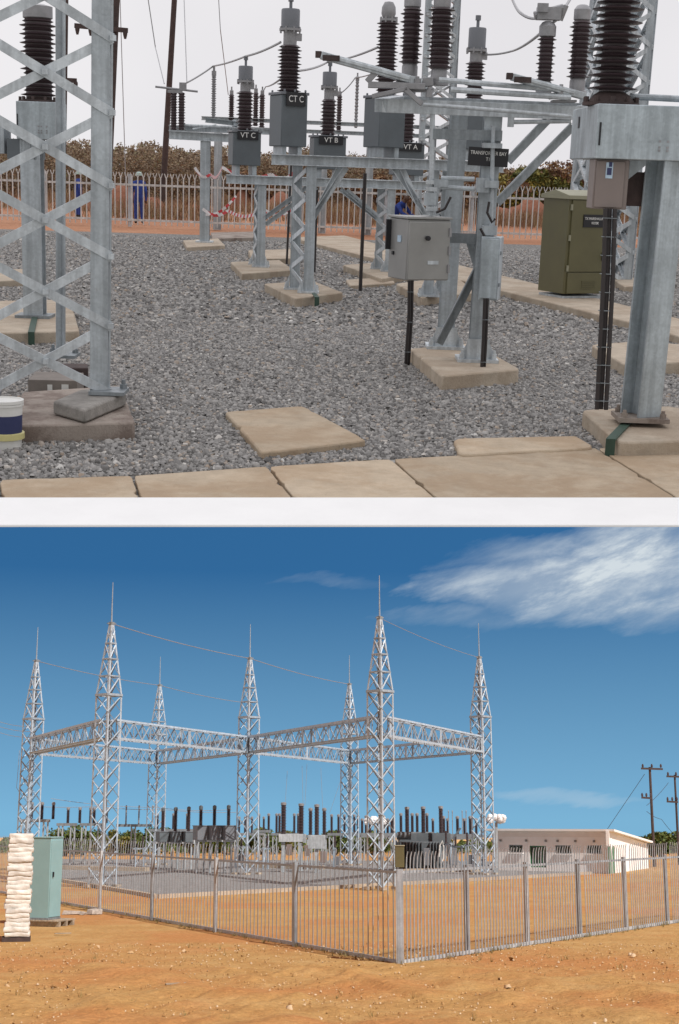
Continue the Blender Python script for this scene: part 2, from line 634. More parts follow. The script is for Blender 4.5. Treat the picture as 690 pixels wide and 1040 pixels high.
M['white_polymer'] = material('white_polymer_wrap', (.86, .86, .86), .5, 0, .03, 2)
M['sticker'] = material('pale_blue_sticker', (.45, .58, .70), .5, 0, .2, 40)
M['rubble'] = material('broken_concrete_rubble', (.40, .36, .32), .9, 0, .35, 9, .4, 40)


def stripes_mat():
    m = bpy.data.materials.new('red_white_barrier_tape')
    m.use_nodes = True
    nt = m.node_tree
    t = N(nt, 'ShaderNodeTexCoord')
    w = N(nt, 'ShaderNodeTexWave', wave_type='BANDS', bands_direction='DIAGONAL', i_Scale=2.4)
    nt.links.new(t.outputs['Object'], w.inputs['Vector'])
    c = ramp(nt, w.outputs[0], [(0.5, (.75, .72, .72)), (0.52, (.58, .05, .06))], 'CONSTANT')
    nt.links.new(c, nt.nodes['Principled BSDF'].inputs['Base Color'])
    return m


M['tape'] = stripes_mat()


def ground_mat(name, stops, scale, bump, bscale, fine=30.0, big=0.15, big_cols=None):
    m = bpy.data.materials.new(name)
    m.use_nodes = True
    nt = m.node_tree
    bs = nt.nodes['Principled BSDF']
    t = N(nt, 'ShaderNodeTexCoord')
    n1 = N(nt, 'ShaderNodeTexNoise', i_Scale=scale, i_Detail=9.0, i_Roughness=0.65)
    n2 = N(nt, 'ShaderNodeTexNoise', i_Scale=big, i_Detail=5.0, i_Roughness=0.6)
    n3 = N(nt, 'ShaderNodeTexNoise', i_Scale=fine, i_Detail=4.0, i_Roughness=0.7)
    for n in (n1, n2, n3):
        nt.links.new(t.outputs['Object'], n.inputs['Vector'])
    c = ramp(nt, n1.outputs[0], stops)
    if big_cols:
        c = mixc(nt, smooth(nt, n2.outputs[0], .42, .62), c, mixc(nt, .6, c, big_cols))
    g = mth(nt, 'MULTIPLY_ADD', n3.outputs[0], 0.9, 0.55)
    cc = N(nt, 'ShaderNodeCombineXYZ')
    for i in range(3):
        nt.links.new(g, cc.inputs[i])
    c = mixc(nt, 1.0, c, cc.outputs[0], 'MULTIPLY')
    nt.links.new(c, bs.inputs['Base Color'])
    bs.inputs['Roughness'].default_value = 0.95
    bs.inputs['Specular IOR Level'].default_value = 0.15
    nb = N(nt, 'ShaderNodeTexNoise', i_Scale=bscale, i_Detail=8.0, i_Roughness=0.65)
    nt.links.new(t.outputs['Object'], nb.inputs['Vector'])
    bp = N(nt, 'ShaderNodeBump', i_Strength=bump, i_Distance=0.12)
    nt.links.new(nb.outputs[0], bp.inputs['Height'])
    nt.links.new(bp.outputs[0], bs.inputs['Normal'])
    return m


M['soil_u'] = ground_mat('orange_soil', [(.3, (.41, .19, .105)), (.7, (.50, .27, .165))], .8, .5, 3, 12, .12, (.34, .145, .08))
M['soil_dark'] = ground_mat('red_heaped_soil', [(.3, (.24, .10, .065)), (.7, (.34, .16, .10))], 1.4, .7, 4, 14, .3)
M['sand'] = ground_mat('orange_sand', [(.28, (.39, .225, .085)), (.5, (.455, .28, .11)), (.72, (.51, .345, .155))], .9, .9, 3.2, 9, .16, (.45, .19, .07))
M['gravel_l'] = ground_mat('grey_yard_gravel', [(.35, (.19, .195, .20)), (.65, (.30, .305, .31))], 3, .6, 12, 8, .3)


def gravel_base():
    m = bpy.data.materials.new('gravel_bed_stone')
    m.use_nodes = True
    nt = m.node_tree
    bs = nt.nodes['Principled BSDF']
    t = N(nt, 'ShaderNodeTexCoord')
    vo = N(nt, 'ShaderNodeTexVoronoi', i_Scale=34.0)
    nt.links.new(t.outputs['Object'], vo.inputs['Vector'])
    s = N(nt, 'ShaderNodeSeparateColor')
    nt.links.new(vo.outputs['Color'], s.inputs[0])
    c = ramp(nt, s.outputs[0], [(0, (.09, .085, .08)), (.5, (.19, .185, .175)), (1, (.36, .35, .33))])
    nt.links.new(c, bs.inputs['Base Color'])
    bs.inputs['Roughness'].default_value = .9
    bp = N(nt, 'ShaderNodeBump', i_Strength=.8, i_Distance=.03)
    nt.links.new(vo.outputs['Distance'], bp.inputs['Height'])
    bp.invert = True
    nt.links.new(bp.outputs[0], bs.inputs['Normal'])
    return m


def island_mat(name, stops, rough=.8, spec=.3, trans=False):
    m = bpy.data.materials.new(name)
    m.use_nodes = True
    nt = m.node_tree
    bs = nt.nodes['Principled BSDF']
    g = N(nt, 'ShaderNodeNewGeometry')
    c = ramp(nt, g.outputs['Random Per Island'], stops)
    nt.links.new(c, bs.inputs['Base Color'])
    bs.inputs['Roughness'].default_value = rough
    bs.inputs['Specular IOR Level'].default_value = spec
    return m


M['gravel_base'] = gravel_base()
M['stone'] = island_mat('crushed_grey_stone', [(0, (.12, .115, .11)), (.3, (.215, .208, .20)), (.7, (.31, .30, .288)), (.9, (.40, .385, .365)), (.96, (.34, .27, .21)), (1, (.62, .61, .58))])
M['clod'] = island_mat('sand_clods', [(0, (.30, .17, .07)), (.6, (.46, .29, .13)), (1, (.62, .50, .36))], .95, .1)
M['scrub'] = island_mat('dry_brown_scrub_leaves', [(0, (.16, .115, .085)), (.5, (.32, .235, .165)), (.85, (.42, .315, .21)), (1, (.27, .26, .14))], .8, .2)
M['bush_olive'] = island_mat('olive_green_leaves', [(0, (.06, .07, .022)), (.6, (.15, .155, .04)), (1, (.27, .23, .06))], .7, .25)
M['bush_yellow'] = island_mat('yellowing_leaves', [(0, (.10, .09, .03)), (.5, (.30, .24, .055)), (1, (.44, .34, .08))], .7, .25)
M['bush_rust'] = island_mat('rusty_leaves', [(0, (.11, .06, .04)), (.6, (.28, .155, .09)), (1, (.36, .24, .11))], .7, .25)
M['bush_green'] = island_mat('green_leaves', [(0, (.035, .055, .016)), (.6, (.085, .125, .032)), (1, (.16, .19, .06))], .7, .25)
M['bark'] = material('grey_brown_bark', (.10, .075, .055), .9, 0, .3, 9, .4, 30)


def quads_mesh(name, P, mat):
    """P: (n, 4, 3) array of loose quads."""
    n = len(P)
    me = bpy.data.meshes.new(name)
    me.vertices.add(n * 4)
    me.vertices.foreach_set('co', P.reshape(-1))
    me.loops.add(n * 4)
    me.polygons.add(n)
    me.polygons.foreach_set('loop_start', np.arange(0, n * 4, 4, dtype=np.int32))
    me.loops.foreach_set('vertex_index', np.arange(n * 4, dtype=np.int32))
    me.materials.append(mat)
    me.update(calc_edges=True)
    return me


def stones_mesh(name, xy, size, mat, z=0.0, flat=.62):
    """Angular little stones, one jittered box each."""
    n = len(xy)
    base = np.array([(-1, -1, -1), (1, -1, -1), (1, 1, -1), (-1, 1, -1), (-1, -1, 1), (1, -1, 1), (1, 1, 1), (-1, 1, 1)], float)
    P = base[None] * (1 + rng.uniform(-.42, .28, (n, 8, 3)))
    P[:, 4:, :2] *= rng.uniform(.45, .85, (n, 1, 1))
    sc = size[:, None, None] * np.array([.5, .5, .5 * flat])[None, None] * rng.uniform(.7, 1.3, (n, 1, 3))
    P = P * sc
    a = rng.uniform(0, 2 * np.pi, n)
    tl = rng.normal(0, .45, n)
    ct, st = np.cos(tl)[:, None], np.sin(tl)[:, None]
    Y = P[..., 1] * ct - P[..., 2] * st
    Z = P[..., 1] * st + P[..., 2] * ct
    P[..., 1], P[..., 2] = Y, Z
    ca, sa = np.cos(a)[:, None], np.sin(a)[:, None]
    X = P[..., 0] * ca - P[..., 1] * sa
    Y = P[..., 0] * sa + P[..., 1] * ca
    P[..., 0], P[..., 1] = X + xy[:, :1], Y + xy[:, 1:2]
    P[..., 2] += z + size[:, None] * .12 + rng.uniform(0, .25, n)[:, None] * size[:, None]
    faces = np.array([(4, 5, 6, 7), (0, 1, 5, 4), (1, 2, 6, 5), (2, 3, 7, 6), (3, 0, 4, 7)])
    F = (np.arange(n) * 8)[:, None, None] + faces[None]
    me = bpy.data.meshes.new(name)
    me.vertices.add(n * 8)
    me.vertices.foreach_set('co', P.reshape(-1))
    nf = n * 5
    me.loops.add(nf * 4)
    me.polygons.add(nf)
    me.polygons.foreach_set('loop_start', np.arange(0, nf * 4, 4, dtype=np.int32))
    me.loops.foreach_set('vertex_index', F.reshape(-1).astype(np.int32))
    me.materials.append(mat)
    me.update(calc_edges=True)
    return me


def leaf_quads(C, size, rg):
    n = len(C)
    a = rg.normal(size=(n, 3))
    a /= np.linalg.norm(a, axis=1, keepdims=True)
    b = np.cross(a, rg.normal(size=(n, 3)))
    b /= np.linalg.norm(b, axis=1, keepdims=True)
    s = (size * rg.uniform(.6, 1.4, n))[:, None]
    a, b = a * s, b * s * .55
    return np.stack([C - a, C + b * .9, C + a, C - b], 1)


def bush(name, label, cat, loc, w, d, h, mat, leaf, n, seed, group=None, trunk=True):
    rg = np.random.default_rng(seed)
    t = thing(name, label, cat, loc, 0, group)
    k = 9 + int(w)
    cc = np.stack([rg.uniform(-.42, .42, k) * w, rg.uniform(-.42, .42, k) * d, rg.uniform(.35, .85, k) * h], 1)
    cc[:, 2] *= 1 - .45 * (np.abs(cc[:, 0]) / (w * .5)) ** 2
    rr = rg.uniform(.16, .30, k) * h
    i = rg.integers(0, k, n)
    dr = rg.normal(size=(n, 3))
    dr /= np.linalg.norm(dr, axis=1, keepdims=True)
    C = cc[i] + dr * (rr[i] * rg.uniform(.35, 1.1, n) ** .6)[:, None] * np.array([1.25, 1.25, .9])
    C[:, 2] = np.maximum(C[:, 2], .05)
    o = link(bpy.data.objects.new('crown', quads_mesh('crown', leaf_quads(C, leaf, rg), M[mat])), t)
    if trunk:
        mb = MB()
        for j in range(min(k, 7)):
            p = Vector(cc[j])
            mb.tube([(p.x * .12, p.y * .12, -.05), (p.x * .4, p.y * .4, p.z * .5), p], [.035 * h, .022 * h, .008 * h], 6)
        part(mb, 'trunk', M['bark'], t)
    return t

# ================================================================== THE OVERCAST GRAVEL TERRACE
CUR = U
G = U.ground


def zat(px, py, y):
    return U.at(px, py, y).z


def quadpx(pts, z=0.0):
    return [U.ground(a, b, z) for a, b in pts]


def poly_struct(pts, z, dz, name, mat, bevel=0.0):
    return struct(MB().prism(quadpx(pts, z), dz), name, M[mat], bevel=bevel)


# --- ground sheets of the terrace
kf0, kf1 = G(-620, 534, .04), G(1310, 534, .04)      # outer edge of the added white band
kb0, kb1 = G(-620, 506, .04), G(1310, 506, .04)
far = 330.0
edge_l, edge_r = Vector((kf0.x - 4, kf0.y, 0)), Vector((kf1.x + 4, kf1.y, 0))
mb = MB()
zt_, z2_ = -.02, -1.1                      # a slab whose underside tapers to a thin front edge
mb.add([(kb0.x, kb0.y, zt_), (kb1.x, kb1.y, zt_), (140, far, zt_), (-140, far, zt_), (kb0.x, kb0.y, -.04), (kb1.x, kb1.y, -.04), (30, 14, z2_), (-30, 14, z2_), (140, far, z2_), (-140, far, z2_)],
       [(0, 1, 2, 3), (5, 4, 7, 6), (6, 7, 9, 8), (0, 4, 5, 1), (3, 2, 8, 9), (1, 5, 6, 8, 2), (0, 3, 9, 7, 4)])
struct(mb, 'ground', M['soil_u'])
# gravel bed from the slabs to the orange strip before the fence
ga, gb = G(-900, 206), G(1500, 277)
mb = MB()
mb.add([(kb0.x, kb0.y, 0), (kb1.x, kb1.y, 0), (gb.x, gb.y, 0), (ga.x, ga.y, 0)], [(0, 1, 2, 3)])
struct(mb, 'gravel_bed', M['gravel_base'])
# white band added to stand for the gap between the two views
mb = MB()
mb.prism([Vector((kf0.x, kf0.y, .045)), Vector((kf1.x, kf1.y, .045)), Vector((kb1.x, kb1.y, .045)), Vector((kb0.x, kb0.y, .045))], .012)
struct(mb, 'white_gap_band', M['plain_white'], bevel=.004)

# loose crushed stone
n1, n2 = 125000, 85000
y1 = np.sqrt(rng.uniform(6.6 ** 2, 15.5 ** 2, n1))
x1 = rng.uniform(-1, 1, n1) * (y1 * .262 + .3)
s1 = rng.uniform(.012, .030, n1) * (1 + .5 * (rng.uniform(0, 1, n1) > .94))
y2 = np.sqrt(rng.uniform(15.2 ** 2, 33 ** 2, n2))
x2 = rng.uniform(-1, 1, n2) * (y2 * .262 + .3)
s2 = rng.uniform(.024, .05, n2)
XY = np.concatenate([np.stack([x1, y1], 1), np.stack([x2, y2], 1)])
S = np.concatenate([s1, s2])
# keep stones off the paving and inside the bed
pv = [G(-60, 489), G(135, 483), G(272, 473.5), G(398, 466), G(606, 454), G(760, 446)]
lim = np.interp(XY[:, 0], [p.x for p in pv], [p.y for p in pv])
limf = np.interp(XY[:, 0], [ga.x, gb.x], [ga.y, gb.y])
lim = lim - np.where(rng.uniform(0, 1, len(XY)) < .035, rng.exponential(.07, len(XY)), 0)
keep = (XY[:, 1] > lim - .02) & (XY[:, 1] < limf + rng.normal(0, .25, len(XY)))
o = link(bpy.data.objects.new('gravel', stones_mesh('gravel', XY[keep], S[keep], M['stone'])))
place(o)
o['kind'] = 'stuff'

# --- paving slabs along the edge
slab_lab = ['buff paving slab at the far end of the row, below the bucket', 'buff paving slab in front of the big stained tower footing',
            'buff paving slab directly in front of the loose square cover slab', 'tan paving slab between the cover slab and the thin slab fragment',
            'long tan paving slab with brown staining beside the thin slab fragment', 'pale paving slab in front of the breaker footing']
cuts_t = [(-330, 503), (-2, 487), (135, 483), (272, 473.5), (398, 466), (606, 455), (1100, 427)]
cuts_b = [(-340, 507), (2, 507), (143, 507), (299, 507), (444, 507), (690, 507), (1140, 507)]
for i in range(6):
    e = 1.0
    pts = [(cuts_t[i][0] + e, cuts_t[i][1]), (cuts_t[i + 1][0] - e, cuts_t[i + 1][1]), (cuts_b[i + 1][0] - e, cuts_b[i + 1][1]), (cuts_b[i][0] + e, cuts_b[i][1])]
    P = quadpx(pts, .03)
    c = sum(P, Vector()) / 4
    solo(MB().prism(rough_outline([p - c for p in P]), .12), 'paving_slab', M['slab'], slab_lab[i], 'paving slab', c, 0, 'paving slabs along the terrace edge', bevel=.005)


def ground_slab(pts, top, thick, name, mat, label, cat, group=None, bevel=.012, extra=None):
    P = quadpx(pts, top)
    c = sum(P, Vector()) / len(P)
    c.z = 0
    o = solo(MB().prism(rough_outline([p - c for p in P], amp=.006), thick), name, M[mat], label, cat, c, 0, group, bevel)
    if extra:
        extra(o, c)
    return o


ground_slab([(228, 418), (308, 412), (374, 447), (266, 460)], .05, .09, 'cover_slab', 'slab', 'loose square buff cover slab lying on the gravel', 'concrete slab')
ground_slab([(460, 445), (586, 442.5), (606, 454.5), (467, 462)], .045, .08, 'slab_fragment', 'slab', 'thin pale slab fragment lying against the long tan slab', 'concrete slab')
# trench cover kerb running towards the viewer past the green kiosk
ground_slab([(296, 241), (350, 239), (462, 268), (640, 311), (745, 337), (745, 357), (640, 327), (462, 283)], .10, .22, 'trench_cover', 'concrete', 'long pale concrete trench cover carrying the green kiosk', 'trench cover', bevel=.015)

PADS = 'concrete footings on the gravel'


def strap(px0, py0, px1, py1):
    def f(o, c):
        a, b = U.ground(px0, py0, .13) - c, U.ground(px1, py1, .13) - c
        mb = MB()
        d = (b - a).normalized() * .02
        mb.bar(a, b + d, .06, .012)
        mb.bar(b + d + Vector((0, 0, .006)), b + d + Vector((0, 0, -.14)), .06, .012, (0, 1, 0))
        part(mb, 'earth_strap', M['green_strap'], o)
    return f


def pad(pts, top, thick, label, mat='concrete', extra=None, bevel=.014):
    return ground_slab(pts, top, thick, 'concrete_footing', mat, label, 'footing', PADS, bevel, extra)


pad([(22, 398), (123, 391), (138, 429), (14, 432)], .12, .25, 'big brown stained footing under the lattice tower leg', 'concrete_dark')
pad([(-25, 306), (72, 304), (81, 336), (-20, 339)], .12, .25, 'footing under the breaker pole behind the lattice tower', extra=strap(36, 320, 32, 337.5))
pad([(-20, 274), (26, 273), (28, 284), (-20, 286)], .1, .2, 'small pale footing half hidden at the far side of the breaker post')
pad([(186, 244), (222, 242), (229, 249), (190, 251)], .1, .2, 'smallest footing, under the post of the distant line isolator')
pad([(214, 236), (262, 235), (262, 241), (216, 242)], .1, .2, 'low dark footing near the barrier tape', 'concrete_dark')
pad([(234, 266), (284, 264), (299, 274), (246, 278)], .12, .24, 'footing under the near leg of the voltage transformer beam')
pad([(252, 254), (300, 253), (304, 262), (256, 263)], .12, .22, 'footing just behind the voltage transformer beam leg')
pad([(268, 288), (318, 285), (349, 297), (300, 303)], .13, .25, 'footing with a green strap under the laced current transformer post', extra=strap(316, 294, 322, 302))
pad([(348, 269), (392, 266), (428, 276), (388, 283)], .12, .22, 'footing under the other leg of the voltage transformer beam')
pad([(402, 288), (462, 280), (486, 297), (428, 302)], .13, .26, 'footing behind the stainless control cabinet')
pad([(351, 284), (396, 281), (402, 287), (356, 290)], .06, .12, 'thin flat footing beside the laced post, lower than its neighbours')
pad([(416, 354), (482, 348), (529, 375), (449, 382)], .13, .27, 'footing under the two isolator columns')
pad([(590, 416), (680, 412), (760, 430), (760, 446), (628, 449)], .12, .22, 'footing with a green strap under the breaker column', extra=strap(640, 426, 621, 446))
pad([(600, 350), (650, 346), (720, 352), (720, 366), (634, 370)], .12, .26, 'footing behind the breaker column')
pad([(622, 283), (662, 281), (676, 289), (634, 291)], .1, .2, 'footing of the far lattice tower behind the kiosk')


# --- steelwork makers
def laced_post(root_or_label, base, top_z, w=.14, off=(-.22, .5), lace=True, plates=True, name='laced_post', parent=None, rungs=4):
    """Two channels joined by zigzag lacing; parts are added under parent."""
    b = Vector(base)
    b2 = b + Vector((off[0], off[1], 0))
    for p in (b, b2):
        mb = MB()
        mb.bar((p.x, p.y, p.z + .0), (p.x, p.y, top_z), w * .9, .012, (0, 1, 0), off=(0, -.05))
        mb.bar((p.x - w * .42, p.y, p.z), (p.x - w * .42, p.y, top_z), .012, .1, (0, 1, 0))
        mb.bar((p.x + w * .42, p.y, p.z), (p.x + w * .42, p.y, top_z), .012, .1, (0, 1, 0))
        part(mb, 'leg', M['galv'], parent)
        mb = MB()
        mb.box((p.x, p.y, p.z + .012), (w * 2.0, w * 2.0, .024))
        for sx_ in (-1, 1):
            mb.add([(p.x + sx_ * w * .5, p.y - .07, p.z + .02), (p.x + sx_ * w * .95, p.y - .07, p.z + .02), (p.x + sx_ * w * .5, p.y - .07, p.z + .2),
                    (p.x + sx_ * w * .5, p.y - .05, p.z + .02), (p.x + sx_ * w * .95, p.y - .05, p.z + .02), (p.x + sx_ * w * .5, p.y - .05, p.z + .2)],
                   [(0, 1, 2), (5, 4, 3), (0, 3, 4, 1), (1, 4, 5, 2), (2, 5, 3, 0)])
        for sx_ in (-1, 1):
            for sy_ in (-1, 1):
                mb.lathe([(.02, 0), (.02, .05), (.012, .05), (.012, .07)], (p.x + sx_ * w * .8, p.y + sy_ * w * .8, p.z + .024), 8)
        part(mb, 'base_plate', M['galv_light'], parent)
    if lace:
        mb = MB()
        z0, z1 = b.z + .1, top_z - .05
        n = rungs * 2
        for i in range(n):
            za, zb = z0 + (z1 - z0) * i / n, z0 + (z1 - z0) * (i + 1) / n
            pa, pb = (b, b2) if i % 2 == 0 else (b2, b)
            mb.bar((pa.x - w * .5, pa.y, za), (pb.x - w * .5, pb.y, zb), .07, .012, (1, 0, 0))
        part(mb, 'lacing', M['galv_light'], parent)


def channel_beam(mb, p0, p1, h, w=.09, t=.012):
    mb.bar(p0, p1, t, h, (0, 0, 1))
    mb.bar(p0, p1, w, t, (0, 0, 1), off=(w / 2, h / 2 - t / 2))
    mb.bar(p0, p1, w, t, (0, 0, 1), off=(w / 2, -h / 2 + t / 2))
    return mb


def instrument(name, label, cat, text, cx, y, rows, tank_w, tank_px, rz, ins_px, cap_px, group, tankmat='tank', white_cap=False, tank_d=None):
    """Oil filled instrument transformer: tank on two feet, ribbed bushing, neck with rim, cap."""
    top_cap, rim, ins_top, tank_top, tank_bot, foot = [zat(cx, r_, y) for r_ in rows]
    px = y / FPX
    base = U.at(cx, rows[5], y)
    t = thing(name, label, cat, base, rz, group)
    z = lambda q: q - base.z
    w, d = tank_w * px, (tank_d or tank_w) * px
    mb = MB()
    mb.box((0, 0, (z(tank_top) + z(tank_bot)) / 2), (w, d, tank_top - tank_bot))
    tk = part(mb, 'tank', M[tankmat], t, .012)
    mb = MB()
    mb.box((0, 0, z(tank_top) + .018), (w * 1.08, d * 1.08, .035))
    for a in (-.4, 0, .4):
        for b in (-1, 1):
            mb.lathe([(.015, 0), (.015, .03), (.001, .032)], (w * a, d * .5 * b, z(tank_top) + .036), 6)
    part(mb, 'tank_lid', M['tank_pale'], tk, .006)
    mb = MB()
    for s in (-1, 1):
        mb.box((s * w * .3, 0, z(tank_bot) / 2), (w * .16, d * .75, z(tank_bot)))
    part(mb, 'foot_bracket', M['galv'], t)
    ri = ins_px * px / 2
    mb = MB()
    mb.sheds(z(tank_top) + .036, z(ins_top), ri * .68, ri, max(9, int((rows[3] - rows[2]) / 3.6)), n=20)
    part(mb, 'insulator', M['porcelain'], t)
    rc = cap_px * px / 2
    mb = MB()
    mb.lathe([(rc * .72, z(ins_top)), (rc * .72, z(rim) - .03), (rc * 1.18, z(rim) - .028), (rc * 1.18, z(rim)), (rc * 1.0, z(rim) + .002)], n=20)
    for k in range(8):
        th = k * math.pi / 4
        mb.lathe([(.012, -.045), (.012, .03)], (rc * 1.1 * math.cos(th), rc * 1.1 * math.sin(th), z(rim) - .01), 6)
    mb.box((rc * .8, -rc * .4, (z(ins_top) + z(rim)) / 2), (rc * .7, .03, .09))
    part(mb, 'neck_rim', M['flange'], t)
    mb = MB()
    zc, hh = z(rim), top_cap - rim
    if white_cap:
        mb.lathe([(rc * .75, zc), (rc * 1.0, zc + hh * .3), (rc * .95, zc + hh * .7), (rc * .6, zc + hh), (rc * .1, zc + hh * 1.05)], n=20)
    else:
        mb.lathe([(rc, zc), (rc, zc + hh * .94), (rc * .93, zc + hh), (.02, zc + hh * 1.02), (.02, zc + hh + .09), (.035, zc + hh + .09), (.035, zc + hh + .15)], n=20)
    part(mb, 'cap', M['flange' if white_cap else 'tank_pale'], t)
    if text:
        ph = (rows[4] - rows[3]) * .25 * px
        mb = MB()
        mb.box((w * .02, -d / 2 - .02, z(tank_top) - ph * .30), (w * .74, .012, ph))
        pl = part(mb, 'sign_plate', M['black'], t)
        lettering([text], ph * .58, M['letters'], pl, (w * .02, -d / 2 - .028, z(tank_top) - ph * .30), max_w=w * .56)
    return t


# --- current transformer beam A
pa = G(311, 297, .13)
yA = pa.y
bt, bb = zat(311, 157.5, yA), zat(311, 168.5, yA)
t = thing('support_beam', 'near galvanised beam carrying the current transformers', 'steel support', (pa.x, pa.y, .13))
O = Vector((pa.x, pa.y, .13))
xl, xr = U.at(276, 160, yA).x, U.at(512, 165, yA).x
zc, hb = (bt + bb) / 2, bt - bb
for dy in (0, .45):
    part(channel_beam(MB(), Vector((xl, yA + dy, zc)) - O, Vector((xr, yA + dy, zc)) - O, hb), 'beam', M['galv_light'], t, .003)
laced_post(None, (0.03, 0, 0), bb - .13, .14, (-.2, .45), parent=t)
p2 = G(430, 292, .13)
laced_post(None, (p2.x - O.x, 0.1, 0), bb - .13, .14, (.2, .45), parent=t)
for (a, b) in (((313, 228), (352, 170)), ((318, 222), (345, 170)), ((437, 224), (400, 170)), ((430, 218), (408, 170))):
    A_, B_ = U.at(*a, yA + .02), U.at(*b, yA + .02)
    part(MB().angle(A_ - O, B_ - O, .075, .01, (0, 1, 0)), 'brace', M['galv_light'], t)
CTG = 'instrument transformers on the steel beams'
instrument('current_transformer', 'grey current transformer with the plate CT C', 'transformer', 'CT C', 292, yA + .2, (9, 29, 46, 97, 149, 158), 27, 0, R(24), 24, 18, CTG, tank_d=33)
instrument('current_transformer', 'grey current transformer with a blank tank and pale rounded cap', 'transformer', None, 389, yA + .2, (2, 19, 22, 100, 150, 160), 28, 0, R(26), 22, 14, CTG, white_cap=True, tank_d=34)
instrument('current_transformer', 'grey capped current transformer partly hidden by the isolator column', 'transformer', None, 478, yA + .2, (28, 50, 63, 112, 152, 163), 34, 0, R(24), 20, 17, CTG)

# --- voltage transformer beam B
pb = G(265, 271, .12)
yB = pb.y
bt, bb = zat(265, 178.5, yB), zat(265, 187.5, yB)
O = Vector((pb.x, pb.y, .12))
t = thing('support_beam', 'farther galvanised beam carrying the voltage transformers', 'steel support', O)
xl, xr = U.at(230, 182, yB).x, U.at(455, 190, yB).x
zc, hb = (bt + bb) / 2, bt - bb
for dy in (0, .4):
    part(channel_beam(MB(), Vector((xl, yB + dy, zc)) - O, Vector((xr, yB + dy, zc)) - O, hb), 'beam', M['galv_light'], t, .003)
laced_post(None, (0, 0, 0), bb - .12, .14, (-.1, .6), parent=t)
p2 = G(393, 271, .12)
laced_post(None, (p2.x - O.x, 0, 0), bb - .12, .13, (-.16, .5), parent=t)
for (a, b) in (((268, 222), (312, 190)), ((270, 228), (322, 190)), ((388, 226), (346, 192)), ((384, 220), (352, 193))):
    part(MB().angle(U.at(*a, yB) - O, U.at(*b, yB) - O, .075, .01, (0, 1, 0)), 'brace', M['galv'], t)
instrument('voltage_transformer', 'grey voltage transformer with the plate VT C', 'transformer', 'VT C', 248, yB + .2, (67, 82, 93, 135, 168, 179), 28, 0, R(16), 18, 14, CTG, tank_d=24)
instrument('voltage_transformer', 'grey voltage transformer with the plate VT B', 'transformer', 'VT B', 332, yB + .2, (73, 88, 101, 140, 172, 182), 32, 0, R(12), 17, 14, CTG, tank_d=24)
instrument('voltage_transformer', 'grey voltage transformer with the plate VT A', 'transformer', 'VT A', 412, yB + .2, (88, 100, 112, 147, 178, 186), 30, 0, R(10), 15, 12, CTG, tank_d=24)

# --- distant line isolator D with post insulators
pd = G(208, 246, .1)
yD = pd.y
O = Vector((pd.x, pd.y, .1))
t = thing('line_isolator', 'distant line isolator on a single post near the barrier tape', 'isolator', O)
bz = zat(208, 140, yD)
mb = MB()
mb.ibeam((0, 0, 0), (0, 0, bz - .1), .2, .17, .014, (0, 1, 0))
part(mb, 'post', M['galv'], t)
mb = MB()
mb.box((0, 0, .015), (.36, .36, .03))
part(mb, 'base_plate', M['galv_light'], t)
mb = MB()
channel_beam(mb, U.at(172, 137, yD) - O, U.at(246, 141, yD) - O, .17, .12)
channel_beam(mb, U.at(172, 130, yD + .5) - O, U.at(300, 135, yD + .5) - O, .12, .1)
part(mb, 'crossbeam', M['galv_light'], t)
mb = MB()
mb.tube([U.at(187, 127, yD) - O, U.at(236, 129, yD) - O], .025)
mb.tube([U.at(196, 131, yD) - O, U.at(220, 127, yD) - O], .02)
part(mb, 'drive_rod', M['galv_light'], t)
for cx in (176.5, 184.5):
    b = U.at(cx, 132, yD) - O
    z1 = zat(cx, 94, yD) - .1
    part(MB().sheds(b.z, z1, .055, .085, 14, (b.x, b.y, 0), 14), 'insulator', M['porcelain'], t)
b0, b1 = U.at(158, 88, yD) - O, U.at(201, 93, yD) - O
mb = MB().tube([b0, b1], .022)
c = U.at(186, 88, yD) - O
mb.box(c, (.14, .12, .16))
c = U.at(178, 93, yD) - O
mb.box(c, (.3, .12, .06))
part(mb, 'contact_arm', M['flange'], t)
b = U.at(217, 122, yD + .6) - O
mb = MB()
channel_beam(mb, U.at(209, 122, yD + .6) - O, U.at(243, 126, yD + .6) - O, .1, .1)
mb.bar(U.at(238, 122, yD + .6) - O, U.at(240, 140, yD + .5) - O, .08, .08)
part(mb, 'crossbeam', M['galv'], t)
z1 = zat(217, 77, yD + .6) - .1
part(MB().sheds(b.z + .04, z1, .035, .06, 18, (b.x, b.y, 0), 12), 'insulator', M['flange'], t, label='slim grey post insulator')
part(MB().lathe([(.05, 0), (.05, .1), (.025, .1), (.025, .2)], (b.x, b.y, z1), 10), 'terminal', M['flange'], t)

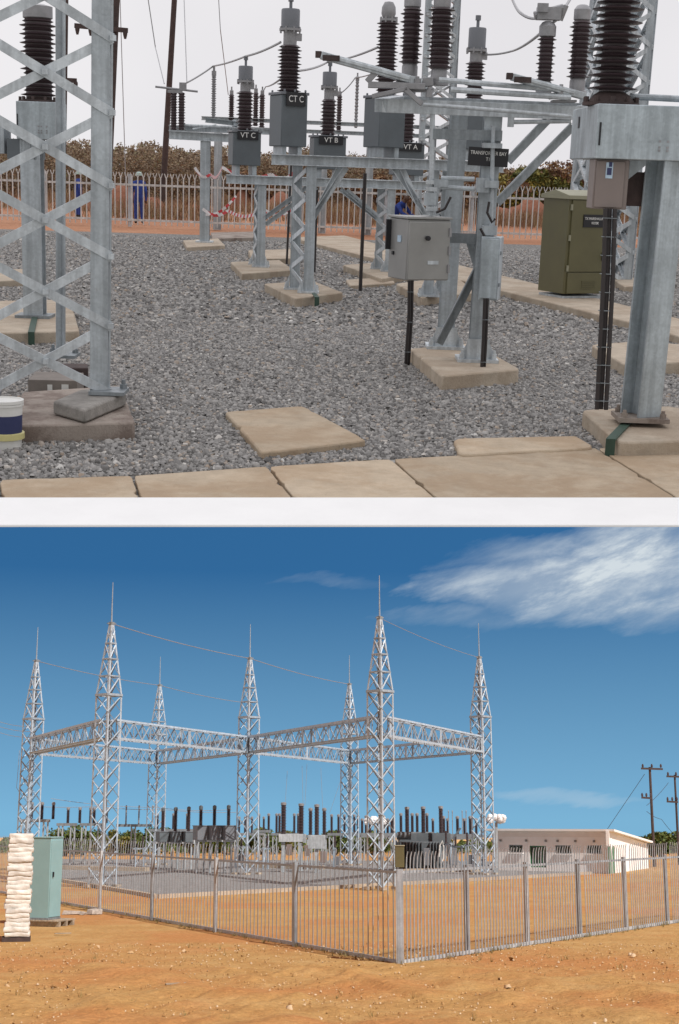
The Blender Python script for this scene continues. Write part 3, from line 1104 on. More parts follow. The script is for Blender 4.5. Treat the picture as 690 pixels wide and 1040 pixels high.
# far row of small post insulators on a busbar frame seen between the transformers
yF = G(250, 238).y + 2.0
O = U.at(300, 236, yF)
O.z = 0
t = thing('busbar_frame', 'far low busbar frame with small brown post insulators', 'busbar frame', O)
for (px0, px1, r0, r1) in ((205, 470, 120, 131), (205, 470, 129, 140)):
    part(channel_beam(MB(), U.at(px0, r0, yF) - O, U.at(px1, r1, yF) - O, .1, .1), 'beam', M['galv_light'], t)
for px in (222, 298, 330, 377, 440):
    mb = MB()
    p = U.at(px, 132, yF) - O
    mb.ibeam((p.x, p.y, 0), (p.x, p.y, p.z), .2, .16, .014, (0, 1, 0))
    part(mb, 'post', M['galv'], t)
for (px, r0, r1, mt, rr) in ((235, 96, 126, 'porcelain', .085), (259.5, 94, 128, 'porcelain', .085), (266, 96, 130, 'porcelain', .085), (344, 97, 134, 'porcelain', .085), (361.5, 82, 130, 'flange', .055)):
    p = U.at(px, r1, yF) - O
    z1 = (U.at(px, r0, yF) - O).z
    part(MB().sheds(p.z, z1, rr * .65, rr, 14, (p.x, p.y, 0), 12), 'insulator', M[mt], t)
    part(MB().lathe([(.05, 0), (.05, .1), (.02, .12), (.02, .2)], (p.x, p.y, z1), 10), 'terminal', M['flange'], t)

# --- near isolator C on two columns
pc1, pc2 = G(452, 353, .13), G(484, 366, .13)
yC = pc2.y
yC1 = pc1.y
O = Vector((pc2.x, pc2.y, .13))
t = thing('disconnector', 'big isolator with two white blade arms on twin columns', 'isolator', O)
px_ = yC / FPX
for (p, top) in ((pc1, 112), (pc2, 116)):
    mb = MB()
    zt = zat(485, top, p.y)
    q = p - O
    mb.ibeam((q.x, q.y, 0), (q.x + .02, q.y, zt - .13), .15, .15, .014, (0, 1, 0))
    part(mb, 'column', M['galv'], t)
    mb = MB()
    mb.box((q.x, q.y, .014), (.36, .34, .028))
    for s in (-1, 1):
        mb.add([(q.x + s * .08, q.y - .1, .02), (q.x + s * .17, q.y - .1, .02), (q.x + s * .08, q.y - .1, .2), (q.x + s * .08, q.y - .085, .02), (q.x + s * .17, q.y - .085, .02), (q.x + s * .08, q.y - .085, .2)],
               [(0, 1, 2), (5, 4, 3), (0, 3, 4, 1), (1, 4, 5, 2), (2, 5, 3, 0)])
        mb.lathe([(.022, 0), (.022, .05), (.013, .05), (.013, .08)], (q.x + s * .14, q.y - .13, .028), 8)
    mb.box((q.x, q.y - .105, .11), (.2, .012, .18))
    part(mb, 'base_plate', M['galv_light'], t)
at = lambda px, py, dy=0.0: U.at(px, py, yC + dy) - O
mb = MB()
mb.bar(at(388, 107, -.12), at(592, 115, -.12), .012, .115)
mb.bar(at(388, 101.5, -.07), at(592, 109.5, -.07), .11, .012)
mb.bar(at(388, 112.5, -.07), at(592, 120.5, -.07), .11, .012)
part(mb, 'beam', M['galv_light'], t, .003)
mb = MB()
mb.bar(at(405, 104, .55), at(600, 112, .55), .012, .115)
mb.bar(at(405, 99, .6), at(600, 107, .6), .11, .012)
part(mb, 'beam', M['galv'], t, .003)
part(MB().bar(at(387, 107, -.12), at(405, 104, .55), .11, .11), 'beam_end', M['galv'], t)
part(MB().bar(at(590, 115, -.12), at(600, 112, .55), .11, .11), 'beam_end', M['galv'], t)
part(MB().box(at(472, 242), (.36, .03, .085)), 'crosspiece', M['galv_dark'], t)
part(MB().bar(at(440, 136, -.1), at(510, 138, -.1), .05, .085), 'crosspiece', M['galv_dark'], t)
for (a, b, m_) in (((478, 246), (492, 292), 'galv'), ((446, 349), (491, 262), 'galv_dark'), ((505, 206), (582, 128), 'galv'), ((516, 164), (556, 122), 'galv')):
    part(MB().angle(at(*a, .1), at(*b, .1), .075, .01, (0, 1, 0)), 'brace', M[m_], t)
for (cx, r0, r1, rp, dy) in ((416, 8, 65, 11.5, .2), (445.5, 8, 70, 13, .0), (552, 38, 83, 9.5, .1), (586, 21, 80, 11.5, .2)):
    p = at(cx, r1 + 13, dy)
    z0, z1 = at(cx, r1, dy).z, at(cx, r0, dy).z
    mb = MB().sheds(z0, z1, rp * px_ * .66, rp * px_, int((r1 - r0) / 4.0), (p.x, p.y, 0), 22, alt=.8)
    ins = part(mb, 'insulator', M['porcelain'], t)
    mb = MB().lathe([(.05, p.z - .03), (.085, p.z - .03), (.085, p.z), (.068, p.z + .01), (.068, z0 - .02), (.06, z0)], (p.x, p.y, 0), 16)
    part(mb, 'rotating_base', M['flange'], ins)
    mb = MB().lathe([(rp * px_ * .6, z1), (.072, z1 + .01), (.072, z1 + .09), (.05, z1 + .12), (.03, z1 + .13)], (p.x, p.y, 0), 16)
    if cx == 552:
        mb.box((p.x, p.y, z1 + .19), (.2, .1, .1))
        mb.tube([(p.x - .12, p.y, z1 + .17), (p.x + .12, p.y, z1 + .24)], .035)
        mb.tube([(p.x + .1, p.y, z1 + .14), (p.x + .14, p.y - .02, z1 + .26)], .022)
        mb.box((p.x - .06, p.y - .06, z1 + .23), (.09, .04, .07))
    part(mb, 'cap', M['flange'], ins)
for (a, b, w, h, m_) in (((326, 56, -.25), (428, 84, -.15), .085, .06, 'white_arm'), ((520, 78, -.25), (594, 98, -.15), .085, .055, 'white_arm')):
    A_, B_ = at(*a), at(*b)
    mb = MB().bar(A_, B_, w, h)
    d = (B_ - A_).normalized()
    mb.bar(A_ + d * .1 + Vector((0, -.05, .005)), B_ - d * .1 + Vector((0, -.05, .005)), .02, h * .5)
    blade = part(mb, 'blade_arm', M['galv_light'], t, .006)
    mb = MB().box(A_ + d * .09 + Vector((0, -.056, -.005)), (.14, .03, .045))
    mb.box(A_ - d * .02, (.05, .07, .05))
    part(mb, 'contact_tip', M['wood'], blade, label='dull brown contact at the arm end')
mb = MB()
for (a, b, w, h) in (((373, 83, -.2), (383, 72, -.2), .04, .05), ((374, 86, -.2), (432, 88, -.2), .07, .05), ((378, 98, -.2), (414, 90, -.2), .09, .035),
                     ((411, 90, -.22), (429, 106, -.22), .05, .04), ((405, 86, -.1), (440, 83, -.1), .12, .07), ((404, 92, .0), (440, 92, .0), .2, .02),
                     ((558, 98, -.1), (580, 95, -.1), .1, .05), ((560, 103, -.1), (585, 103, -.1), .12, .02)):
    part(MB().bar(at(*a), at(*b), w, h), 'crank_arm', M['flange'], t, .004)
for q in ((404, 87, -.15), (424, 84, -.2), (570, 92, -.2), (436, 95, -.2)):
    part(MB().lathe([(.03, -.03), (.03, .03), (.016, .03), (.016, .05)], at(*q), 8), 'pivot_bolt', M['flange'], t)
mb = MB()
mb.tube([at(446, 81, -.2), at(566, 91, -.2)], .022)
mb.tube([at(458, 91, -.22), at(580, 99, -.22)], .024)
mb.tube([at(430, 106, -.24), at(580, 118, -.24)], .016)
mb.tube([at(520, 124, -.1), at(580, 123, -.1)], .018)
mb.box(at(519, 124, -.1), (.05, .05, .08))
part(mb, 'link_tube', M['galv_light'], t)
mb = MB()
mb.tube([at(439.5, 110, -.1), at(438, 224, -.1)], .022, 10)
for r_ in (185, 192, 212):
    mb.box(at(438.5, r_, -.1), (.09, .09, .035))
part(mb, 'drive_rod', M['galv_light'], t)
mb = MB()
mb.tube([at(501, 128, -.15), at(499, 240, -.15)], .018, 10)
mb.box(at(500, 148, -.15), (.16, .12, .04))
mb.box(at(499, 187, -.15), (.12, .12, .06))
mb.box(at(497, 234, -.15), (.12, .1, .08))
mb.tube([at(448, 181, -.12), at(482, 182, -.12)], .02)
mb.tube([at(448, 190, -.12), at(482, 192, -.12)], .02)
part(mb, 'drive_rod', M['galv'], t)
for pts in (((497, 205), (495, 216), (500, 226), (503, 222)), ((443, 216), (452, 212), (458, 200)), ((488, 232), (494, 243), (502, 250))):
    part(MB().tube([at(a, b, -.2) for a, b in pts], .012, 6), 'cable', M['conduit'], t)
for q, dm in (((448, 186, -.1), (.12, .1, .06)), ((490, 188, -.1), (.1, .16, .12)), ((437, 202, -.1), (.1, .08, .1))):
    part(MB().box(at(*q), dm), 'bracket', M['galv'], t)

p = U.at(496, 159.5, yC - .12)
t = thing('circuit_sign', 'black sign plate with white words above the isolator column', 'sign', p, R(0))
t.matrix_world = CUR.W @ Matrix.Translation(p) @ Matrix.Rotation(R(1.5), 4, 'Y')
pl = part(MB().box((0, 0, 0), (39 * px_, .012, 17.5 * px_)), 'sign_plate', M['black'], t)
lettering(['TRANSFORMER BAY', 'T1'], 4.4 * px_, M['letters'], pl, (0, -.01, .005), gap=1.5, max_w=35 * px_)

# stainless control cabinet hanging on the isolator
yb = yC - .25
pxb = yb / FPX
c = U.at(424, 283, yb)
t = thing('control_cabinet', 'stainless steel control cabinet hung on the isolator column', 'cabinet', c, R(22))
h = zat(424, 222, yb) - c.z
w, d = 46 * pxb, 44 * pxb
body = part(MB().box((0, 0, h / 2), (w, d, h)), 'body', M['steel_box'], t, .008)
mb = MB().box((0, -d / 2 - .012, h / 2 - .005), (w * .97, .024, h * .95))
door = part(mb, 'door', M['steel_box'], t, .005)
for k in (.2, .5, .8):
    part(MB().box((w * .47, -d / 2 - .03, h * k), (.02, .016, .07)), 'hinge', M['flange'], door)
part(MB().box((w * .1, -d / 2 - .027, h * .3), (.10, .006, .03)), 'name_plate', M['galv_light'], door)
mb = MB().lathe([(.02, 0), (.02, .03), (.001, .032)], n=10)
mb.v = [(x - w * .06, -d / 2 - .024 - z_, y + h * .70) for x, y, z_ in mb.v]
part(mb, 'lock', M['black'], door)
mb = MB().box((0, 0, h + .012), (w * 1.06, d * 1.08, .02))
part(mb, 'rain_hood', M['steel_box'], t, .004)
mb = MB()
mb.box((-w / 2 - .004, -d * .1, h * .67), (.006, .07, .055))
part(mb, 'label_sticker', M['sticker'], t)
mb = MB().box((-w / 2 - .006, d * .22, h * .42), (.014, .03, .03))
mb.box((-w / 2 - .02, d * .42, h * .72), (.05, .02, h * .5))
part(mb, 'latch', M['black'], t)


def conduit(pts, y0, r, label, name='cable_conduit', cat='conduit', n=1, bands=0, group='black cable conduits rising from the gravel'):
    P = [U.at(a, b, y0 + e) for a, b, e in pts]
    o = P[-1].copy()
    o.z = 0
    tt = thing(name, label, cat, o, 0, group)
    mb = MB()
    for k in range(n):
        ox = (k - (n - 1) / 2) * r * 2.05
        oy = .02 * (k % 2)
        mb.tube([p - o + Vector((ox, oy, 0)) for p in P], r, 8)
    part(mb, 'pipe', M['conduit'], tt)
    if bands:
        for i in range(bands):
            f_ = (i + .5) / bands
            q = P[0].lerp(P[-1], f_) - o
            part(MB().box(q, (r * 2.15 * n, r * 2.6, r * .3)), 'cable_tie', M['galv_dark'], tt)
    return tt


yq = G(416, 371).y
conduit([(417.5, 281, 0), (417, 320, 0), (413.5, 372.5, 0)], yq, .014, 'black conduit pair below the stainless control cabinet', n=2, bands=3)
yq = G(490, 388).y
conduit([(494, 303, 0), (492.5, 345, 0), (490, 389, 0)], yq, .013, 'black conduit below the slim galvanised drive box', bands=2, n=2)
conduit([(371, 176, 0), (366, 297.5, 0)], G(366, 297).y, .026, 'single dark pipe standing in front of the braced beam')
conduit([(322, 190, 0), (319, 278, 0)], G(319, 278).y, .028, 'single dark pipe just behind the laced post')
conduit([(296, 165, 0), (291, 276, 0)], G(291, 270).y, .02, 'thin dark pipe between the two transformer beams')

# slim galvanised drive box
yb = yC - .18
c = U.at(497, 304, yb)
pxb = yb / FPX
h = zat(497, 240, yb) - c.z
t = thing('drive_box', 'slim pale galvanised drive box on the front isolator column', 'cabinet', c, R(-14))
w, d = 19 * pxb, 24 * pxb
part(MB().box((0, 0, h / 2), (w, d, h)), 'body', M['galv_sheet'], t, .006)
part(MB().box((0, -d / 2 - .01, h / 2), (w * .9, .02, h * .94)), 'door', M['galv_sheet'], t, .004)
mb = MB()
for k in (.25, .75):
    mb.box((w * .5 + .006, -d * .35, h * k), (.016, .05, .03))
part(mb, 'hinge', M['galv_dark'], t)


# --- circuit breaker poles
def breaker(label, base_px, base_z, house, ins_c, rows, core_px, shed_px, depth_m, rz=0.0, ctrl=True, n_sh=12, group='circuit breaker poles'):
    """rows: top of insulator, bottom of insulator, top of housing, bottom of housing."""
    pb_ = G(*base_px, base_z)
    y = pb_.y
    px = y / FPX
    O_ = Vector((pb_.x, pb_.y, base_z))
    t = thing('circuit_breaker', label, 'circuit breaker', O_, 0, group)
    a_ = lambda a, b, dy=0.0: U.at(a, b, y + dy) - O_
    zt, zb = a_(house[0], rows[2]).z, a_(house[0], rows[3]).z
    x0, x1 = a_(house[0], rows[3], -.15).x, a_(house[1], rows[3], -.15).x
    mb = MB().box(((x0 + x1) / 2, -.15 + depth_m / 2, (zt + zb) / 2), (x1 - x0, depth_m, zt - zb))
    hs = part(mb, 'housing', M['galv_sheet'], t, .006)
    part(MB().box((x0 + (x1 - x0) * .03, -.153, zb + (zt - zb) * .45), (.012, .006, (zt - zb) * .42)), 'slot', M['black'], hs)
    mb = MB()
    mb.box((x0 - .002, depth_m * .55, zb + (zt - zb) * .72), (.006, .05, (zt - zb) * .22))
    part(mb, 'slot', M['black'], hs)
    mb = MB()
    for fx in (.55, .62, .75):
        for fz in (.18, .24, .35):
            mb.box((x0 + (x1 - x0) * fx, -.152, zb + (zt - zb) * fz), (.014, .005, .014))
    part(mb, 'bolt_head', M['flange'], hs)
    zi0, zi1 = a_(ins_c, rows[1]).z, a_(ins_c, rows[0]).z
    c_ = a_(ins_c, rows[1], .15)
    mb = MB().sheds(zi0, zi1, core_px * px / 2, shed_px * px / 2, n_sh, (c_.x, c_.y, 0), 28, alt=.84)
    ins = part(mb, 'insulator', M['porcelain'], t)
    rf = shed_px * px / 2
    mb = MB().lathe([(rf * 1.12, zt), (rf * 1.12, zt + .02), (rf * .95, zt + .022), (rf * .7, zi0 - .02), (core_px * px / 2, zi0)], (c_.x, c_.y, 0), 24)
    for k in range(10):
        th = k * math.pi / 5 + .2
        mb.lathe([(.016, 0), (.016, .035)], (c_.x + rf * 1.02 * math.cos(th), c_.y + rf * 1.02 * math.sin(th), zt + .02), 6)
    part(mb, 'flange', M['wood'], ins)
    mb = MB().lathe([(core_px * px / 2, zi1), (rf * .8, zi1 + .01), (rf * .8, zi1 + .12), (rf * .4, zi1 + .14)], (c_.x, c_.y, 0), 20)
    part(mb, 'cap', M['flange'], ins)
    return t, a_, y, px, O_, zt, zb


t, a_, yE, pxE, O_, zt, zb = breaker('near galvanised breaker housing with the largest ribbed insulator', (650, 426), .15, (604, 722), 621.5, (-4, 92, 106, 161), 25, 50, 1.05, n_sh=14)
mb = MB().ibeam((0, 0, .03), (.03, 0, zb), .19, .2, .016, (-.5, 1, 0))
part(mb, 'column', M['galv_sheet'], t, .003)
mb = MB().box((0, 0, .015), (.34, .3, .03))
for s in (-1, 1):
    for q in (-1, 1):
        mb.lathe([(.022, 0), (.022, .03), (.013, .03), (.013, .05)], (s * .13, q * .11, .03), 8)
part(mb, 'base_plate', M['concrete_dark'], t)
p0, p1, p2_ = a_(633, 163, .05), a_(662, 163, .05), a_(633, 186, .05)
mb = MB().add([p0 + Vector((0, -.01, 0)), p1 + Vector((0, -.01, 0)), p2_ + Vector((0, -.01, 0)), p0 + Vector((0, .01, 0)), p1 + Vector((0, .01, 0)), p2_ + Vector((0, .01, 0))],
              [(2, 1, 0), (3, 4, 5), (0, 1, 4, 3), (1, 2, 5, 4), (2, 0, 3, 5)])
part(mb, 'gusset', M['galv'], t)
cb = a_(615.5, 212, .05)
hh = a_(615.5, 162, .05).z - cb.z
mb = MB().box((cb.x, cb.y, cb.z + hh / 2), (.225, .22, hh))
bx = part(mb, 'control_box', M['brown_box'], t, .006)
part(MB().box((cb.x - .01, cb.y - .118, cb.z + hh / 2), (.185, .014, hh * .93)), 'door', M['brown_box'], bx, .004)
mb = MB().box((cb.x - .02, cb.y - .128, cb.z + hh * .78), (.045, .004, .10))
part(mb, 'label_sticker', M['sticker'], bx)
mb = MB().box((cb.x - .02, cb.y - .131, cb.z + hh * .76), (.03, .003, .045))
mb.box((cb.x - .015, cb.y - .131, cb.z + hh * .90), (.02, .003, .03))
part(mb, 'label_mark', M['navy'], bx)
mb = MB().box((cb.x + .2, cb.y + .12, cb.z + hh * .42), (.2, .14, hh * .7))
part(mb, 'back_box', M['wood'], t)
part(MB().tube([a_(640, 98, .2), a_(700, 101, .2)], .022, 10), 'terminal_bar', M['galv'], t)
conduit([(620, 212, .05), (618, 280, .02), (611, 416, 0)], yE - .15, .015, 'thick bundle of black conduits below the taupe control box', n=3, bands=11)

t, a_, yW, pxW, O_, zt, zb = breaker('breaker pole with pale housing behind the lattice tower', (36, 322), .12, (17, 58), 40, (18, 98, 103, 141), 25, 36, .5, n_sh=18)
mb = MB().ibeam((0, 0, .02), (0, 0, zb), .2, .2, .016, (0, 1, 0))
part(mb, 'column', M['galv'], t)
mb = MB().box((0, 0, .015), (.36, .3, .03))
part(mb, 'base_plate', M['galv_dark'], t)
mb = MB().box((-.08, .1, zb - .1), (.3, .4, .2))
part(mb, 'gear_case', M['tank'], t)
mb = MB().box((-.33, .1, zb + .0), (.12, .3, .3))
part(mb, 'side_box', M['galv'], t)


# --- lattice towers on the terrace
def lattice(label, legs, top_z, lw, panels, name='lattice_tower', top_scale=1.0, base_z=0.0, brace_w=None, group='lattice towers', centre_top=None, bolt=False, faces=(0, 1, 2, 3), lw_back=None):
    """legs: four ground points (local), bracing on all four faces."""
    C0 = sum((Vector(p) for p in legs), Vector()) / 4
    O_ = Vector((C0.x, C0.y, 0))
    t = thing(name, label, 'tower', O_, 0, group)
    B = [Vector((p.x, p.y, base_z)) - O_ for p in legs]
    CT = centre_top or Vector((0, 0, 0))
    T = [Vector((CT.x + b.x * top_scale, CT.y + b.y * top_scale, top_z)) for b in B]
    lw0 = lw
    for i in range(4):
        lw = lw_back if (lw_back and i > 1) else lw0
        mb = MB()
        d1 = (B[(i + 1) % 4] - B[i]).normalized()
        d0 = (B[(i - 1) % 4] - B[i]).normalized()
        t_ = .012
        mb.bar(B[i] + d1 * lw / 2, T[i] + d1 * lw / 2, lw, t_, d0)
        mb.bar(B[i] + d0 * (lw / 2 + t_), T[i] + d0 * (lw / 2 + t_), lw, t_, d1)
        part(mb, 'leg', M['galv'], t)
    lw = lw0
    bw = brace_w or lw * .6
    mb = MB()
    for i in faces:
        j = (i + 1) % 4
        nrm_ = (B[j] - B[i]).cross(Vector((0, 0, 1))).normalized()
        for k in range(panels):
            f0, f1 = k / panels, (k + 1) / panels
            a0, a1 = B[i].lerp(T[i], f0), B[i].lerp(T[i], f1)
            b0, b1 = B[j].lerp(T[j], f0), B[j].lerp(T[j], f1)
            mb.angle(b0 + nrm_ * .012, a1 + nrm_ * .012, bw, .01, nrm_)
            mb.angle(a0 - nrm_ * .004, b1 - nrm_ * .004, bw, .01, nrm_)
            if bolt:
                for q in (b0, a1, (a0 + b1) / 2):
                    mb.box(q + nrm_ * .03, (.035, .035, .035))
    part(mb, 'bracing', M['galv_light'], t)
    for b in B:
        mb = MB()
        mb.box((b.x, b.y, base_z + .012), (lw * 2.0, lw * 2.0, .024))
        for s in (-1, 1):
            mb.lathe([(.025, 0), (.025, .03), (.014, .03), (.014, .06)], (b.x + s * lw * .75, b.y + lw * .5, base_z + .024), 8)
        part(mb, 'base_plate', M['galv_dark'], t)
    return t


fr = G(111, 399, .22)
fl = G(-21, 403, .22)
br = G(64, 362, .22)
bl = G(-44, 366, .22)
lean = Vector((.04, 0, 0))
lattice('big near lattice tower on the brown stained footing', [fl, fr, br, bl], zat(104, -39, fr.y), .118, 6, base_z=.22, centre_top=lean, brace_w=.06, bolt=True, group='lattice towers of the terrace', faces=(0,), lw_back=.055)
q = quadpx([(54, 407), (80, 396), (124, 391), (128, 399), (86, 416)], .215)
cc = sum(q, Vector()) / 5
cc.z = .12
solo(MB().prism([p - cc for p in q], .09), 'grout_plinth', M['grout'], 'rough grey grout plinth under the near tower leg', 'plinth', cc, bevel=.015)
a = G(586, 290)
b = G(640, 290)
dv = Vector((.1, 2.2, 0))
lattice('distant lattice tower behind the green kiosk', [a, b, b + dv, a + dv], zat(645, -30, a.y), .12, 9, centre_top=Vector((.1, 0, 0)), top_scale=.9, group='lattice towers of the terrace')
a, b = G(422, 243), G(455, 243)
dv = Vector((.1, 2.2, 0))
lattice('distant lattice tower behind the isolator insulators', [a, b, b + dv, a + dv], zat(445, -30, a.y), .13, 13, group='lattice towers of the terrace', top_scale=.95)

# --- olive kiosk
pk = G(583, 303, .10)
yk = pk.y
pxk = yk / FPX
t = thing('marshalling_kiosk', 'olive green kiosk with a black sign on the trench cover', 'kiosk', (pk.x, pk.y + .35, .10), R(27))
h = zat(583, 200, yk) - .10
w, d = 50 * pxk, 44 * pxk
body = part(MB().box((0, 0, h * .5 + .03), (w, d, h - .06)), 'body', M['olive'], t, .008)
part(MB().box((0, 0, .015), (w * .96, d * .96, .03)), 'plinth', M['galv'], t)
for (z0, z1) in ((.05, .255), (.265, .97)):
    dr = part(MB().box((.01, -d / 2 - .012, h * (z0 + z1) / 2), (w * .9, .024, h * (z1 - z0))), 'door', M['olive'], t, .005)
for k in (.3, .6, .9):
    part(MB().box((-w * .455, -d / 2 - .022, h * k), (.022, .03, .08)), 'hinge', M['olive_top'], t)
for k in range(5):
    part(MB().box((w * .08, -d / 2 - .026, h * (.10 + .018 * k)), (w * .34, .012, .012)), 'vent_louvre', M['olive'], t)
mb = MB().box((w * .38, -d / 2 - .035, h * .42), (.03, .03, .11))
part(mb, 'handle', M['black'], dr)
mb = MB().prism([(-w * .54, -d * .56, h + .02), (w * .54, -d * .56, h + .02), (w * .54, d * .56, h + .02), (-w * .54, d * .56, h + .02)], .05)
mb.add([(-w * .54, -d * .56, h + .02), (w * .54, -d * .56, h + .02), (w * .54, d * .56, h + .02), (-w * .54, d * .56, h + .02), (-w * .54, 0, h + .09), (w * .54, 0, h + .09)],
       [(0, 1, 5, 4), (2, 3, 4, 5), (0, 4, 3), (1, 2, 5)])
part(mb, 'roof', M['olive_top'], t, .004)
pw, ph = w * .56, h * .125
pl = part(MB().box((w * .12, -d / 2 - .03, h * .77), (pw, .012, ph)), 'sign_plate', M['black'], t)
lettering(['TX MARSHALLING', 'KIOSK'], ph * .24, M['letters'], pl, (w * .12, -d / 2 - .04, h * .77), gap=1.5, max_w=pw * .9)

# --- bucket, carton
pbk = G(6, 455)
pxk = pbk.y / FPX
t = thing('plastic_bucket', 'white plastic bucket with a navy label beside the stained footing', 'bucket', pbk)
h = zat(6, 404, pbk.y)
r0 = 18.5 * pxk
part(MB().lathe([(r0 * .86, 0), (r0 * .88, .02), (r0 * .97, h * .86), (r0 * 1.04, h * .86), (r0 * 1.04, h * .9), (r0 * .98, h * .9)], n=28), 'body', M['white_plastic'], t)
part(MB().lathe([(r0 * 1.0, h * .9), (r0 * 1.05, h * .91), (r0 * 1.05, h * .97), (r0 * .9, h * .975), (r0 * .88, h * .95), (.01, h * .95)], n=28), 'lid', M['white_plastic'], t)
mb = MB()
n_ = 15
for k in range(n_):
    th0, th1 = R(-100 + 100 * k / n_), R(-100 + 100 * (k + 1) / n_)
    q = []
    for th, zz in ((th0, .32), (th1, .32), (th1, .68), (th0, .68)):
        rr = r0 * (.88 + .09 * zz / .86) + .003
        q.append((rr * math.cos(th), rr * math.sin(th), h * zz))
    mb.add(q, [(0, 1, 2, 3)])
part(mb, 'paper_label', M['navy'], t)
part(MB().lathe([(r0 * .9, .06), (r0 * 1.06, .065), (r0 * 1.06, .1), (r0 * .92, .105)], n=28), 'rim_ring', M['yellow'], t)
pc_ = G(52, 409)
t = thing('cardboard_carton', 'brown carton with two white labels behind the tower footing', 'carton', pc_ + Vector((0, .2, 0)), R(4))
pxk = pc_.y / FPX
h = zat(52, 386, pc_.y)
part(MB().box((0, 0, h / 2), (50 * pxk, .4, h)), 'body', M['carton'], t, .004)
mb = MB().box((-.02, -.203, h * .5), (.035, .006, h * .6))
mb.box((.09, -.203, h * .52), (.05, .006, h * .6))
part(mb, 'paper_label', M['white_plastic'], t)
pc_ = G(74, 400)
solo(MB().box((0, .12, .1), (.24, .24, .2)), 'timber_offcut', M['wood'], 'dark timber block between the carton and the tower leg', 'timber block', pc_, R(12), bevel=.01)

# --- wooden poles
def wood_pole(label, base_px, top_px, r0, arm=None, name='wooden_pole'):
    p = G(*base_px)
    q = U.at(*top_px, p.y)
    t = thing(name, label, 'pole', p, 0, 'wooden poles by the fence')
    v_ = q - p
    part(MB().tube([(0, 0, 0), v_ * .5, v_], [r0, r0 * .93, r0 * .84], 14), 'shaft', M['wood'], t)
    if arm:
        a0, a1 = U.at(*arm[0], p.y - .15) - p, U.at(*arm[1], p.y - .15) - p
        mb = MB().bar(a0, a1, .1, .12)
        for f_ in (.05, .3, .95):
            c = a0.lerp(a1, f_)
            mb.lathe([(.03, 0), (.06, -.05), (.06, -.1), (.03, -.22)], c, 8)
        part(mb, 'crossarm', M['wood'], t)
    return t


wood_pole('tall dark wooden pole leaning beside the line isolator', (164.5, 215), (178, -12), .11)
wood_pole('dark wooden pole with a crossarm rising behind the tower leg', (107, 228), (118, -10), .13, ((76, 26), (130, 31)))
wood_pole('dark wooden pole seen through the tower bracing', (62, 226), (66, -12), .12, ((58, 81), (78, 82)))

